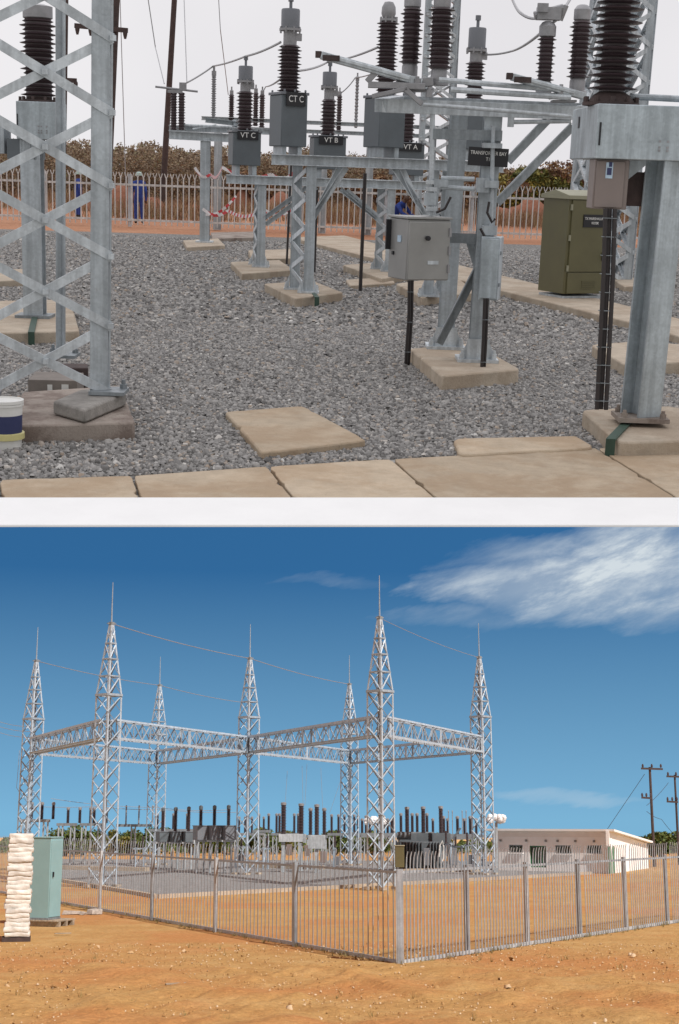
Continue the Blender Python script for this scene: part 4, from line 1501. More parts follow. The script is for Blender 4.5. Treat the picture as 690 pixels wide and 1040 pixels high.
# --- people in blue overalls
def person(label, base, joints, H, facing=0.0, helmet=True):
    """joints: dict of named points in units of body height (x, y, z)."""
    t = thing('person', label, 'person', base, facing)
    J = joints
    chain = []
    pts, rad, edges = [], [], []

    def add(p, r, prev=None):
        pts.append(Vector(p) * H)
        rad.append(r * H)
        if prev is not None:
            edges.append((prev, len(pts) - 1))
        return len(pts) - 1
    pel = add(J['pelvis'], .085)
    sp = add(J['spine'], .082, pel)
    ch = add(J['chest'], .088, sp)
    ne = add(J['neck'], .036, ch)
    he = add(J['head'], .056, ne)
    add(J['crown'], .050, he)
    for s in ('l', 'r'):
        sh = add(J['shoulder_' + s], .042, ch)
        el = add(J['elbow_' + s], .032, sh)
        wr = add(J['wrist_' + s], .022, el)
        add(J['hand_' + s], .020, wr)
        hp = add(J['hip_' + s], .062, pel)
        kn = add(J['knee_' + s], .044, hp)
        an = add(J['ankle_' + s], .030, kn)
        add(J['toe_' + s], .026, an)
    me = bpy.data.meshes.new('body')
    me.from_pydata(pts, edges, [])
    o = bpy.data.objects.new('body', me)
    scene.collection.objects.link(o)
    sk = o.modifiers.new('skin', 'SKIN')
    for i, v_ in enumerate(me.skin_vertices[0].data):
        v_.radius = (rad[i], rad[i])
        v_.use_root = (i == 0)
    sb = o.modifiers.new('sub', 'SUBSURF')
    sb.levels = sb.render_levels = 2
    dg = bpy.context.evaluated_depsgraph_get()
    me2 = bpy.data.meshes.new_from_object(o.evaluated_get(dg))
    bpy.data.objects.remove(o)
    # fingers
    mb = MB()
    for s in ('l', 'r'):
        h_, w_ = Vector(J['hand_' + s]) * H, Vector(J['wrist_' + s]) * H
        d = (h_ - w_).normalized()
        side = d.cross(Vector((0, 1, 0))).normalized()
        for k in range(4):
            b = h_ + side * (k - 1.5) * .011 * H - d * .01 * H
            ln = (.045, .052, .048, .038)[k] * H
            mb.tube([b, b + d * ln * .5 + Vector((0, -.004 * H, 0)), b + d * ln * .95 + Vector((0, -.014 * H, 0))], [.0058 * H, .0054 * H, .004 * H], 6)
        mb.tube([w_ + d * .02 * H, w_ + d * .04 * H + side * .03 * H], [.007 * H, .005 * H], 6)
    # nose and ears
    hd = Vector(J['head']) * H
    mb.lathe([(.012 * H, -.012 * H), (.006 * H, .014 * H)], hd + Vector((0, -.057 * H, .0)), 6)
    for s in (-1, 1):
        mb.box(hd + Vector((s * .057 * H, .0, .0)), (.008 * H, .02 * H, .03 * H))
    nv = len(me2.vertices)
    V = [tuple(v_.co) for v_ in me2.vertices] + mb.v
    F_ = [tuple(p.vertices) for p in me2.polygons] + [tuple(i + nv for i in f_) for f_ in mb.f]
    me3 = bpy.data.meshes.new('body')
    me3.from_pydata(V, [], F_)
    bpy.data.meshes.remove(me2)
    for m_ in ('blue', 'skin', 'boot'):
        me3.materials.append(M[m_])
    hz = Vector(J['neck']) * H
    hands = [(Vector(J['hand_' + s]) * H, Vector(J['wrist_' + s]) * H) for s in 'lr']
    toes = [(Vector(J['toe_' + s]) * H, Vector(J['ankle_' + s]) * H) for s in 'lr']
    for p in me3.polygons:
        c = p.center
        mi = 0
        if (c - Vector(J['head']) * H).length < .085 * H or (c - Vector(J['crown']) * H).length < .06 * H:
            mi = 1
        for h_, w_ in hands:
            if (c - h_).length < .075 * H and (c - h_).length < (c - w_).length * 1.4:
                mi = 1
        for a0, a1 in toes:
            if (c - a0).length < .07 * H or (c - a1).length < .045 * H:
                mi = 2
        p.material_index = mi
        p.use_smooth = True
    link(bpy.data.objects.new('body', me3), t)
    if helmet:
        cr = Vector(J['head']) * H
        mb = MB().lathe([(.085 * H, .022 * H), (.088 * H, .03 * H), (.072 * H, .034 * H), (.068 * H, .06 * H), (.05 * H, .085 * H), (.02 * H, .097 * H), (.002 * H, .098 * H)], cr, 18)
        part(mb, 'safety_helmet', M['helmet'], t)
    mb = MB().lathe([(.092 * H, -.012 * H), (.094 * H, .0), (.092 * H, .012 * H)], Vector(J['pelvis']) * H + Vector((0, 0, .045 * H)), 18)
    return t


STAND = dict(pelvis=(0, 0, .52), spine=(0, .0, .62), chest=(0, .005, .74), neck=(0, 0, .84), head=(0, -.01, .915), crown=(0, 0, .965),
             shoulder_l=(.105, 0, .795), elbow_l=(.135, .02, .62), wrist_l=(.135, -.03, .475), hand_l=(.132, -.04, .43),
             shoulder_r=(-.105, 0, .795), elbow_r=(-.14, .02, .62), wrist_r=(-.135, -.03, .475), hand_r=(-.132, -.04, .43),
             hip_l=(.052, 0, .48), knee_l=(.06, -.01, .275), ankle_l=(.065, .01, .05), toe_l=(.075, -.075, .022),
             hip_r=(-.052, 0, .48), knee_r=(-.06, -.01, .275), ankle_r=(-.065, .01, .05), toe_r=(-.075, -.075, .022))
CROUCH = dict(pelvis=(0, .12, .30), spine=(0, .08, .40), chest=(0, -.02, .50), neck=(0, -.10, .58), head=(0, -.14, .64), crown=(0, -.17, .685),
              shoulder_l=(.105, -.04, .54), elbow_l=(.15, -.14, .40), wrist_l=(.08, -.27, .34), hand_l=(.07, -.31, .32),
              shoulder_r=(-.105, -.04, .54), elbow_r=(-.15, -.14, .40), wrist_r=(-.08, -.27, .34), hand_r=(-.07, -.31, .32),
              hip_l=(.07, .09, .28), knee_l=(.11, -.14, .27), ankle_l=(.09, .0, .05), toe_l=(.10, -.09, .022),
              hip_r=(-.07, .09, .28), knee_r=(-.11, -.14, .27), ankle_r=(-.09, .0, .05), toe_r=(-.10, -.09, .022))
p = G(143, 227)
person('person in blue overalls and pale helmet standing at the open stretch of fence', p + Vector((0, -.3, 0)), STAND, zat(143, 175, p.y), R(180))
p = G(80, 222)
person('person in blue overalls standing behind the tower bracing', p, STAND, zat(80, 174, p.y), R(120))
p = G(404, 240)
person('person in blue overalls crouching behind the stainless control cabinet', p, CROUCH, 1.55, R(60), helmet=False)

# --- palisade fence of the terrace
f0, f1 = G(-40, 224), G(740, 252)
d = f1 - f0
Lf = d.length
ang = math.atan2(d.y, d.x)
t = thing('palisade_fence', 'long pale palisade fence behind the overcast gravel yard', 'fence', f0, ang)
hF = zat(140, 177, f0.lerp(f1, .23).y)
nb = 9
for r_, z_ in (('rail', hF * .80), ('rail', hF * .13)):
    part(MB().box((Lf / 2, 0, z_), (Lf, .05, .055)), r_, M['fence_white'], t)
for k in range(nb):
    mb = MB()
    n_ = 15
    for i in range(n_):
        x = Lf * (k + (i + .5) / n_) / nb
        mb.box((x, -.04, hF * .5), (.03, .012, hF * .92))
        for s in (-1, 1):
            mb.bar((x + s * .015, -.04, hF * .95), (x + s * .05, -.045, hF * 1.03), .022, .01, (0, 1, 0))
    part(mb, 'picket_panel', M['fence_white'], t)
for k in range(nb + 1):
    part(MB().box((Lf * k / nb, .06, hF * .5), (.09, .09, hF)), 'post', M['fence_pale'], t)

# --- barrier tape
def tape(label, pts, w):
    P = [U.at(a, b, y_) for a, b, y_ in pts]
    o = P[0].copy()
    mb = MB()
    for i in range(len(P) - 1):
        n_ = 10
        for k in range(n_):
            def q(f_):
                v_ = P[i].lerp(P[i + 1], f_)
                v_.z -= .12 * math.sin(math.pi * f_)
                return v_ - o
            tw = .25 * math.sin(k * .9 + i)
            mb.bar(q(k / n_), q((k + 1) / n_), .006, w, (0, tw, 1))
    return solo(mb, 'barrier_tape', M['tape'], label, 'barrier tape', o, 0, 'barrier tapes')


ya, yb_ = yD - .15, yB + 3.0
tape('red and white barrier tape strung high around the isolator post', [(198, 170, ya), (214, 177, ya), (226, 170, yb_), (276, 177, yb_), (302, 172, yb_)], .055)
tape('red and white barrier tape sagging low towards the transformer legs', [(206, 212, ya), (232, 214, ya), (268, 213, yb_), (300, 210, yb_)], .06)
tape('red and white barrier tape crossing at a slant', [(209, 218, ya), (240, 199, ya)], .05)

# --- conductors
def cable(label, pts, r, sag=0.0, name='conductor', group='aluminium conductors over the terrace', mat='wire'):
    P = [U.at(*p) for p in pts]
    o = P[0].copy()
    Q = []
    for i in range(len(P) - 1):
        for k in range(8):
            f_ = k / 8
            v_ = P[i].lerp(P[i + 1], f_)
            v_.z -= 4 * sag * f_ * (1 - f_)
            Q.append(v_ - o)
    Q.append(P[-1] - o)
    return solo(MB().tube(Q, r, 6), name, M[mat], label, 'cable', o, 0, group)


cable('conductor between the distant isolator and the capped current transformer', [(186, 86, yD), (217, 67, yD + .6), (250, 57, yB + .2), (285, 43, yA + .2)], .017, .02)
cable('conductor from the plate marked transformer to the far post insulators', [(262, 100, yF), (270, 88, yF), (288, 78, yA + .2)], .015, .03)
cable('conductor dipping between the two tall current transformers', [(300, 72, yA + .2), (333, 63, yB + .2), (384, 48, yA + .2)], .016, .03)
cable('conductor rising from the far slim post insulator', [(344, 96, yF), (361, 79, yF), (392, 68, yF - 1)], .016, .05)
cable('conductor sweeping from the hidden current transformer to the clamp', [(486, 55, yA + .2), (520, 52, yA), (549, 34, yC + .1)], .013, .02)
cable('conductor leaving the clamp upwards towards the sky', [(555, 28, yC + .1), (566, 20, yC + .1), (580, -2, yC + 1)], .013, .0)
cable('conductor arriving at the clamp from above', [(520, -2, yC + 1), (530, 14, yC + .5), (549, 18, yC + .1)], .013, .02)
cable('straight dropper wire left of the leaning pole', [(150, -5, yD + 2), (158, 48, yD + 2), (167, 85, yD)], .012)
cable('straight dropper wire above the distant isolator', [(187, -5, yD + 3), (190, 84, yD)], .01)
cable('straight dropper wire meeting the slim post insulator', [(222, -5, yD + 3), (224, 30, yD + 3), (232, 96, yF)], .01)
cable('thin wire hanging beside the pole with the crossarm', [(122, -5, 44), (129, 222, 44)], .014)

# --- vegetation behind the fence
def dry_field(n, y0, y1, seed):
    rg = np.random.default_rng(seed)
    y_ = np.sqrt(rg.uniform(y0 ** 2, y1 ** 2, n))
    x_ = rg.uniform(-1, 1, n) * (y_ * .27)
    den = np.sin(x_ * .9 + y_ * .3) + np.sin(x_ * .37 - y_ * .8 + 1) + rg.normal(0, .7, n)
    k = den > .55
    x_, y_ = x_[k], y_[k]
    n = len(x_)
    h = rg.uniform(.10, .55, n)
    a = rg.uniform(0, 2 * np.pi, n)
    dx, dy = np.cos(a), np.sin(a)
    w = .012
    B = np.stack([x_, y_, np.zeros(n)], 1)
    S = np.stack([-dy * w, dx * w, np.zeros(n)], 1)
    T = B + np.stack([dx * h * .4, dy * h * .4, h], 1)
    o = link(bpy.data.objects.new('dry_grass', quads_mesh('dry_grass', np.stack([B - S, B + S, T + S * .4, T - S * .4], 1), M['veld'])))
    place(o)
    o['kind'] = 'stuff'


M['veld'] = island_mat('dry_red_veld_grass', [(0, (.16, .085, .055)), (.5, (.30, .19, .12)), (.85, (.40, .29, .17)), (1, (.22, .20, .10))], .9, .15)
dry_field(70000, 43, 63, 9)
for (px, r_, w_, lab) in ((128, 214, 3.2, 0), (300, 216, 3.0, 0), (255, 213, 2.2, 0), (535, 226, 3.4, 0)):
    c = G(px, r_)
    nx_, ny_ = 28, 14
    V = []
    rgm = np.random.default_rng(int(px))
    for j in range(ny_):
        for i in range(nx_):
            u_, v_ = i / (nx_ - 1) * 2 - 1, j / (ny_ - 1) * 2 - 1
            hh = max(0, 1 - u_ * u_) * max(0, 1 - v_ * v_) * .75
            V.append((c.x + u_ * w_ / 2, c.y + v_ * 1.2, hh * (1 + .25 * math.sin(u_ * 7 + px)) + rgm.normal(0, .03) * (hh > 0) - .01))
    Fq = [(j * nx_ + i, j * nx_ + i + 1, (j + 1) * nx_ + i + 1, (j + 1) * nx_ + i) for j in range(ny_ - 1) for i in range(nx_ - 1)]
    struct(MB().add(V, Fq), 'ground', M['soil_dark'])
rg = np.random.default_rng(3)
def thicket(name, px0, px1, y, top_rows, depth, n, leaf, mat, seed):
    rg = np.random.default_rng(seed)
    pxs = rg.uniform(px0, px1, n)
    yy = y + rg.uniform(0, depth, n)
    rows_x, rows_r = zip(*top_rows)
    P0 = np.array([U.at(px0, 170, y), U.at(px1, 170, y)])
    xs = (pxs - 345) / FPX * yy
    top = np.interp(pxs, rows_x, rows_r)
    zt_ = 1.75 + (168 + (pxs - 345) * .035 - top) / FPX * y
    lump = .90 + .05 * np.sin(pxs * .19 + seed) + .05 * np.sin(pxs * .083 + 2) + .03 * np.sin(pxs * .61 + yy)
    zz = rg.uniform(0, 1, n) ** .8 * zt_ * lump * rg.uniform(.80, 1.08, n)
    gap = np.sin(pxs * .31 + zz * 2.1) * np.sin(pxs * .13 - zz * 3.3 + seed)
    k = (gap > -.7) | (zz < .5 * zt_)
    C = np.stack([xs, yy, zz], 1)[k]
    o = link(bpy.data.objects.new(name, quads_mesh(name, leaf_quads(C, leaf, rg), M[mat])))
    place(o)
    o['kind'] = 'stuff'


thicket('scrub', -40, 760, 62, [(-40, 142), (60, 143), (200, 147), (300, 150), (420, 155), (520, 172), (760, 172)], 9, 230000, .06, 'scrub', 1)
thicket('scrub', -40, 760, 72, [(-40, 140), (60, 141), (200, 146), (300, 149), (420, 156), (520, 168), (760, 168)], 12, 170000, .085, 'scrub', 5)
for (px, r_, w, h, mat, lab, sd) in ((528, 166, 2.6, 2.6, 'bush_yellow', 'yellowing bush behind the fence beside the isolator brace', 11), (549, 167, 2.6, 2.7, 'bush_olive', 'olive green bush behind the fence next to the kiosk', 12),
                                     (578, 167, 2.4, 2.5, 'bush_rust', 'rusty brown bush behind the fence above the kiosk', 13), (250, 176, 2.2, 2.1, 'bush_rust', 'reddish bush behind the voltage transformer tanks', 14),
                                     (392, 176, 2.4, 2.0, 'bush_rust', 'low reddish bush behind the braced beam', 15), (505, 171, 2.0, 2.4, 'bush_rust', 'tawny bush behind the sign plate', 16)):
    y = 56.0
    b = U.at(px, 200, y)
    top = zat(px, r_, y)
    bush('bush', lab, 'bush', (b.x, y, 0), w * 1.1, 2.4, top * 1.03, mat, .075, 9000, sd, 'bushes behind the terrace fence')

# ================================================================== THE FENCED YARD IN THE SUN
CUR = L
G = L.ground


def quadpx(pts, z=0.0):
    return [L.ground(a, b, z) for a, b in pts]


# --- ground: one sheet, dipping gently away behind the yard
def gz(y):
    return 0.0 if y < 125 else -(y - 125) * .0125


ys = [9, 12, 20, 40, 80, 125, 160, 250, 600, 1500, 4000, 9000]
mb = MB()
V = []
for y in ys:
    for xx in (-1, -.3, 0, .3, 1):
        V.append((xx * (120 + max(0, y) * 1.6), y, gz(y)))
Fc = [(i * 5 + j, i * 5 + j + 1, (i + 1) * 5 + j + 1, (i + 1) * 5 + j) for i in range(len(ys) - 1) for j in range(4)]
struct(mb.add(V, Fc), 'ground', M['sand'])
# foreground relief: a finely divided sand skin with tyre-worn humps
nx, ny = 260, 190
X = np.linspace(-9, 9, nx)
Yv = np.linspace(16.5, 36, ny)
gx, gy = np.meshgrid(X, Yv)
hgt = np.zeros_like(gx)
for k in range(26):
    fx, fy, ph, am = rng.uniform(.4, 5, 1)[0], rng.uniform(.3, 3.4, 1)[0], rng.uniform(0, 6.28), rng.uniform(.004, .02)
    th = rng.uniform(0, 3.14)
    hgt += am / (1 + .25 * fx) * 2 * np.sin(fx * (gx * math.cos(th) + gy * math.sin(th)) + ph)
hgt += rng.normal(0, .006, hgt.shape)
for (x0, sl, cv) in ((-5.2, .34, .006), (-3.5, .34, .006), (1.6, -.30, -.004), (3.3, -.30, -.004)):
    dd = gx - (x0 + sl * (gy - 22) + cv * (gy - 22) ** 2)
    hgt += -.035 * np.exp(-(dd / .16) ** 2) + .018 * np.exp(-((np.abs(dd) - .34) / .12) ** 2)
edge = np.clip(np.minimum.reduce([(gx + 9) / 2, (9 - gx) / 2, (gy - 16.5) / 1.0, (36 - gy) / 3]), 0, 1)
hgt = (hgt + .035) * edge + .004
hgt = np.maximum(hgt, .003)
V = np.stack([gx, gy, hgt], -1).reshape(-1, 3)
Fc = [(j * nx + i, j * nx + i + 1, (j + 1) * nx + i + 1, (j + 1) * nx + i) for j in range(ny - 1) for i in range(nx - 1)]
struct(MB().add(V.tolist(), Fc), 'ground', M['sand'])

# clods and pebbles on the sand
n = 5500
yy = np.sqrt(rng.uniform(16.8 ** 2, 40 ** 2, n))
xx = rng.uniform(-1, 1, n) * (yy * .255)
sz_ = rng.uniform(.012, .045, n) * (1 + 1.8 * (rng.uniform(0, 1, n) > .985))
o = link(bpy.data.objects.new('pebbles', stones_mesh('pebbles', np.stack([xx, yy], 1), sz_, M['clod'], z=.028)))
place(o)
o['kind'] = 'stuff'

# --- fence lines
fc = G(407, 980)                    # corner
fl_ = G(62, 918)
fr_ = G(677, 939)
fr2 = fc + (fr_ - fc) * 1.22
fl2 = fc + (fl_ - fc) * 1.42
HF = zat_ = L.at(407, 865, fc.y).z


def yard_fence(label, a, b, bays, per, first_post=True):
    d = b - a
    ln, ang = d.length, math.atan2(d.y, d.x)
    t = thing('palisade_fence', label, 'fence', a, ang, 'palisade fences round the sunny yard')
    zr0, zr1 = .06, HF * .815
    for z_, hh in ((zr1, .06), (zr0, .09)):
        part(MB().box((ln / 2, 0, z_), (ln, .05, hh)), 'rail', M['fence_pale' if z_ < 1 else 'fence'], t)
    for k in range(bays):
        mb = MB()
        for i in range(per):
            x = ln * (k + (i + .5) / per) / bays
            if i == 0:
                continue
            jx, jz = random.uniform(-.012, .012), random.uniform(-.02, .02)
            w = .04
            mb.bar((x, -.035, .0), (x + jx, -.035, HF * .86 + jz), w, .012, (0, 1, 0))
            # curved, outward leaning pale head
            mb.bar((x + jx, -.035, HF * .86 + jz), (x + jx, -.05, HF * .95 + jz), w, .012, (0, 1, 0))
            mb.bar((x + jx, -.05, HF * .95 + jz), (x + jx + .008, -.08, HF + jz), w * .8, .012, (0, 1, 0))
        part(mb, 'picket_panel', M['fence'], t)
    for k in range(0 if first_post else 1, bays + 1):
        mb = MB().box((ln * k / bays, .07, HF * .42), (.12, .10, HF * .86))
        part(mb, 'post', M['fence_pale'] if k % 2 == 0 else M['fence'], t)
    return t


yard_fence('palisade fence line running from the corner post towards the teal cabinet', fc, fl2, 7, 22, False)
yard_fence('palisade fence line running from the corner post in front of the white building', fc, fr2, 6, 20, False)
t = thing('corner_post', 'square steel fence corner post carrying a green box', 'post', fc)
part(MB().box((0, .0, HF * .42), (.16, .16, HF * .86)), 'post', M['fence'], t, .006)
part(MB().box((-.09, -.0, HF * .4), (.02, .14, HF * .8)), 'flange', M['fence_pale'], t)
gb_ = MB().box((0, 0, .25), (.22, .22, .5))
gb_.box((0, 0, .51), (.25, .25, .03))
t = thing('junction_box', 'olive green box fixed on top of the fence corner post', 'box', fc + Vector((.0, -.0, HF * .86)))
part(MB().box((0, 0, .25), (.22, .22, .5)), 'body', M['olive'], t, .008)
part(MB().box((0, 0, .512), (.25, .25, .025)), 'lid', M['olive_top'], t, .004)

# --- gravel yard with white kerb
YK = [(30, 890), (160, 912.5), (300, 905), (460, 896), (600, 888), (612, 884), (560, 876), (30, 873)]
gpts = quadpx(YK, .0)
mb = MB().prism([p + Vector((0, 0, .07)) for p in gpts], .3)
struct(mb, 'gravel_bed', M['gravel_l'])
for i in range(4):
    a, b = gpts[i], gpts[i + 1]
    struct(MB().bar(a + Vector((0, 0, .04)), b + Vector((0, 0, .04)), .26, .26), 'kerb', M['concrete'])


# --- gantry towers
DB = 70.0
node_px = {'near_mid': (386, 1.0), 'near_right': (487, 1.253), 'mid': (254, 1.26), 'near_left': (112, 1.03), 'far_mid': (355, 1.507), 'far_left': (37, 1.28), 'back_left': (163, 1.52)}
node = {}
for k, (px, dk) in node_px.items():
    y = DB * dk
    node[k] = Vector(((px - 345) / FPX * y, y, .05))
SH, TP, SP = 9.65, 13.4, 15.6
BZ0, BZ1 = 7.55, 8.4
TW = .96

tower_labels = {'near_mid': 'tallest gantry tower, standing behind the green box of the fence corner',
                'near_right': 'gantry tower closest to the white building',
                'mid': 'gantry tower where the lattice beams cross in the middle of the yard',
                'near_left': 'tall gantry tower behind the fence between the teal cabinet and the crossing tower',
                'far_mid': 'small far gantry tower just beside the tallest tower',
                'far_left': 'gantry tower rising above the teal cabinet',
                'back_left': 'small far gantry tower between two taller ones over the transformer row'}


def make_gantry():
    t = thing('gantry_tower', tower_labels['near_mid'], 'lattice tower', node['near_mid'], R(45) + .06, 'lattice gantry towers of the sunny yard')
    hw = TW / 2
    ht = .09
    lw = .10
    cs = [(-1, -1), (1, -1), (1, 1), (-1, 1)]
    for (a, b) in cs:
        mb = MB()
        for (p0, p1) in ((Vector((a * hw * 1.06, b * hw * 1.06, 0)), Vector((a * hw, b * hw, SH))), (Vector((a * hw, b * hw, SH)), Vector((a * ht, b * ht, TP)))):
            mb.bar(p0 + Vector((-a * lw / 2, 0, 0)), p1 + Vector((-a * lw / 2, 0, 0)), lw, .014, (0, 1, 0))
            mb.bar(p0 + Vector((0, -b * lw / 2, 0)), p1 + Vector((0, -b * lw / 2, 0)), lw, .014, (1, 0, 0))
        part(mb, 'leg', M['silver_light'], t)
    mb = MB()

    def corner(i, z):
        a, b = cs[i % 4]
        if z <= SH:
            h = hw * (1.06 - .06 * z / SH)
        else:
            h = hw + (ht - hw) * (z - SH) / (TP - SH)
        return Vector((a * h, b * h, z))
    zs = [.1 + (SH - .1) * k / 11 for k in range(12)]
    z2 = [SH + (TP - SH) * q for q in (0, .26, .5, .72, .9)]
    for lvl in (zs, z2):
        for k in range(len(lvl) - 1):
            for i in range(4):
                s = (k + i) % 2
                mb.bar(corner(i + s, lvl[k]), corner(i + 1 - s, lvl[k + 1]), .065, .03, (corner(i, 1) + corner(i + 1, 1)))
                mb.bar(corner(i + 1 - s, lvl[k]) * .985 + Vector((0, 0, lvl[k] * .015)), corner(i + s, lvl[k + 1]) * .985 + Vector((0, 0, lvl[k + 1] * .015)), .05, .03, (corner(i, 1) + corner(i + 1, 1)))
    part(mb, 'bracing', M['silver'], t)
    for z in (SH, z2[1], z2[2], z2[3]):
        mb = MB()
        for i in range(4):
            mb.bar(corner(i, z), corner(i + 1, z), .07 if z > SH else .11, .07 if z > SH else .12)
        part(mb, 'ring_frame', M['silver'], t)
    part(MB().tube([(0, 0, TP - .2), (0, 0, TP + .6), (0, 0, SP)], [.045, .035, .018], 8), 'lightning_rod', M['silver'], t)
    mb = MB().box((0, 0, TP), (.22, .22, .16))
    mb.bar((-.3, 0, TP - .02), (.3, 0, TP + .04), .05, .05)
    part(mb, 'earth_wire_clamp', M['galv_dark'], t)
    for (a, b) in cs:
        part(MB().box((a * hw * 1.06, b * hw * 1.06, .06), (.34, .34, .14)), 'footing', M['concrete'], t)
    return t


g0 = make_gantry()
for k in node:
    if k != 'near_mid':
        dup(g0, node[k], R(45) + .06 + random.uniform(-.06, .06), tower_labels[k])


# --- lattice beams between the towers
def lattice_beam(label, a, b):
    A_, B_ = node[a].copy(), node[b].copy()
    A_.z = B_.z = 0
    d = B_ - A_
    ln, ang = d.length, math.atan2(d.y, d.x)
    t = thing('gantry_beam', label, 'lattice beam', A_ + Vector((0, 0, BZ0)), ang, 'lattice beams between the gantry towers')
    h, w = BZ1 - BZ0, .5
    e = TW * .45
    P = lambda x, s, z: Vector((x, s * w / 2, z))
    for s in (-1, 1):
        for z in (0, h):
            mb = MB().angle(P(e, s, z), P(ln - e, s, z), .12, .02, (0, 0, 1) if z == 0 else (0, 0, -1))
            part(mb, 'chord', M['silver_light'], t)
    mb = MB()
    n_ = max(8, int(ln / .95))
    for i in range(n_):
        x0, x1 = e + (ln - 2 * e) * i / n_, e + (ln - 2 * e) * (i + 1) / n_
        for s in (-1, 1):
            mb.bar(P(x0, s, 0 if i % 2 else h), P(x1, s, h if i % 2 else 0), .07, .03, (0, 1, 0))
            if i % 2 == 0:
                mb.bar(P(x0, s, 0), P(x0, s, h), .06, .03, (0, 1, 0))
        for z in (0, h):
            mb.bar(P(x0, -1 if i % 2 else 1, z), P(x1, 1 if i % 2 else -1, z), .06, .03)
    part(mb, 'bracing', M['silver'], t)
    mb = MB()
    for f_ in (.02, .5, .98):
        x = e + (ln - 2 * e) * f_
        for s in (-1, 1):
            mb.box((x, s * (w / 2 + .02), h / 2), (.3, .02, h * 1.0))
    part(mb, 'gusset_plate', M['silver_light'], t)
    return t


lattice_beam('lattice beam from the tallest tower to the tower by the white building', 'near_mid', 'near_right')
lattice_beam('lattice beam from the tallest tower to the crossing tower', 'near_mid', 'mid')
lattice_beam('farthest lattice beam, from the tower by the building to the small tower behind', 'near_right', 'far_mid')
lattice_beam('lattice beam from the tall tower near the teal cabinet to the crossing tower', 'near_left', 'mid')
lattice_beam('lattice beam from the crossing tower to the small tower beside the tallest one', 'mid', 'far_mid')
lattice_beam('dark short lattice beam ending above the teal cabinet', 'near_left', 'far_left')
lattice_beam('low lattice beam from the tower above the teal cabinet to the small far tower', 'far_left', 'back_left')
lattice_beam('dark lattice beam from the crossing tower to the small far tower', 'mid', 'back_left')


def cable_l(label, P, r, sag, group, mat='wire', name='earth_wire', n=18):
    o = P[0].copy()
    Q = []
    for i in range(len(P) - 1):
        for k in range(n):
            f_ = k / n
            v_ = P[i].lerp(P[i + 1], f_)
            v_.z -= 4 * sag * f_ * (1 - f_)
            Q.append(v_ - o)
    Q.append(P[-1] - o)
    return solo(MB().tube(Q, r, 6), name, M[mat], label, 'wire', o, 0, group)


tp = lambda k: node[k] + Vector((0, 0, TP))
EW = 'overhead wires of the sunny yard'
cable_l('earth wire from the tall tower over the crossing tower to the small tower beyond', [tp('near_left'), tp('mid'), tp('far_mid')], .022, .15, EW)
cable_l('earth wire from the tower above the cabinet to the far tower and beyond', [tp('far_left'), tp('back_left'), tp('back_left') + (tp('back_left') - tp('far_left')) * 1.0], .022, .15, EW)
cable_l('earth wire between the tallest tower and the tower by the building', [tp('near_mid'), tp('near_right')], .013, .15, EW)
lp = [node['far_left'] + Vector((0, 0, BZ1))]
for k, (r_, lab) in enumerate(((733, 'incoming line wire, topmost at the tower above the cabinet'), (738, 'incoming line wire, middle one at the tower above the cabinet'), (744, 'incoming line wire, lowest at the tower above the cabinet'))):
    cable_l(lab, [L.at(-10, r_ - 4, 112), L.at(36, r_ + 5, node['far_left'].y)], .018, .2, EW)
cable_l('slack jumper wire hanging below the tower above the cabinet', [L.at(20, 762, 92), L.at(17, 800, 92), L.at(40, 826, 95)], .015, .15, EW)
for k, (px, r0, px2, r1) in enumerate(((292, 783, 290, 815), (307, 778, 308, 818), (312, 776, 310, 818), (326, 780, 328, 822), (352, 775, 335, 826))):
    yk_ = 96 + k
    cable_l(('dropper wire, first in the bunch above the white housings', 'dropper wire, second in the bunch above the white housings', 'dropper wire right against the second of the bunch', 'dropper wire, fourth in the bunch above the white housings', 'slanting dropper wire leaving the far tower')[k],
            [L.at(px, r0, yk_), L.at(px2, r1, yk_)], .012, 0, EW)

# long busbar wire running over the insulators at the back
cable_l('busbar wire strung over the far insulators behind the towers', [L.at(20, 818, 108), L.at(100, 819, 108), L.at(165, 822, 108), L.at(240, 825, 108)], .02, .1, EW)
cable_l('busbar wire strung over the transformer bushings', [L.at(52, 811, 100), L.at(160, 820, 100), L.at(236, 822, 100)], .018, .15, EW)


# --- switchgear
EQ = 'switchgear behind the sunny fence'
zl = lambda px, py, y: L.at(px, py, y).z


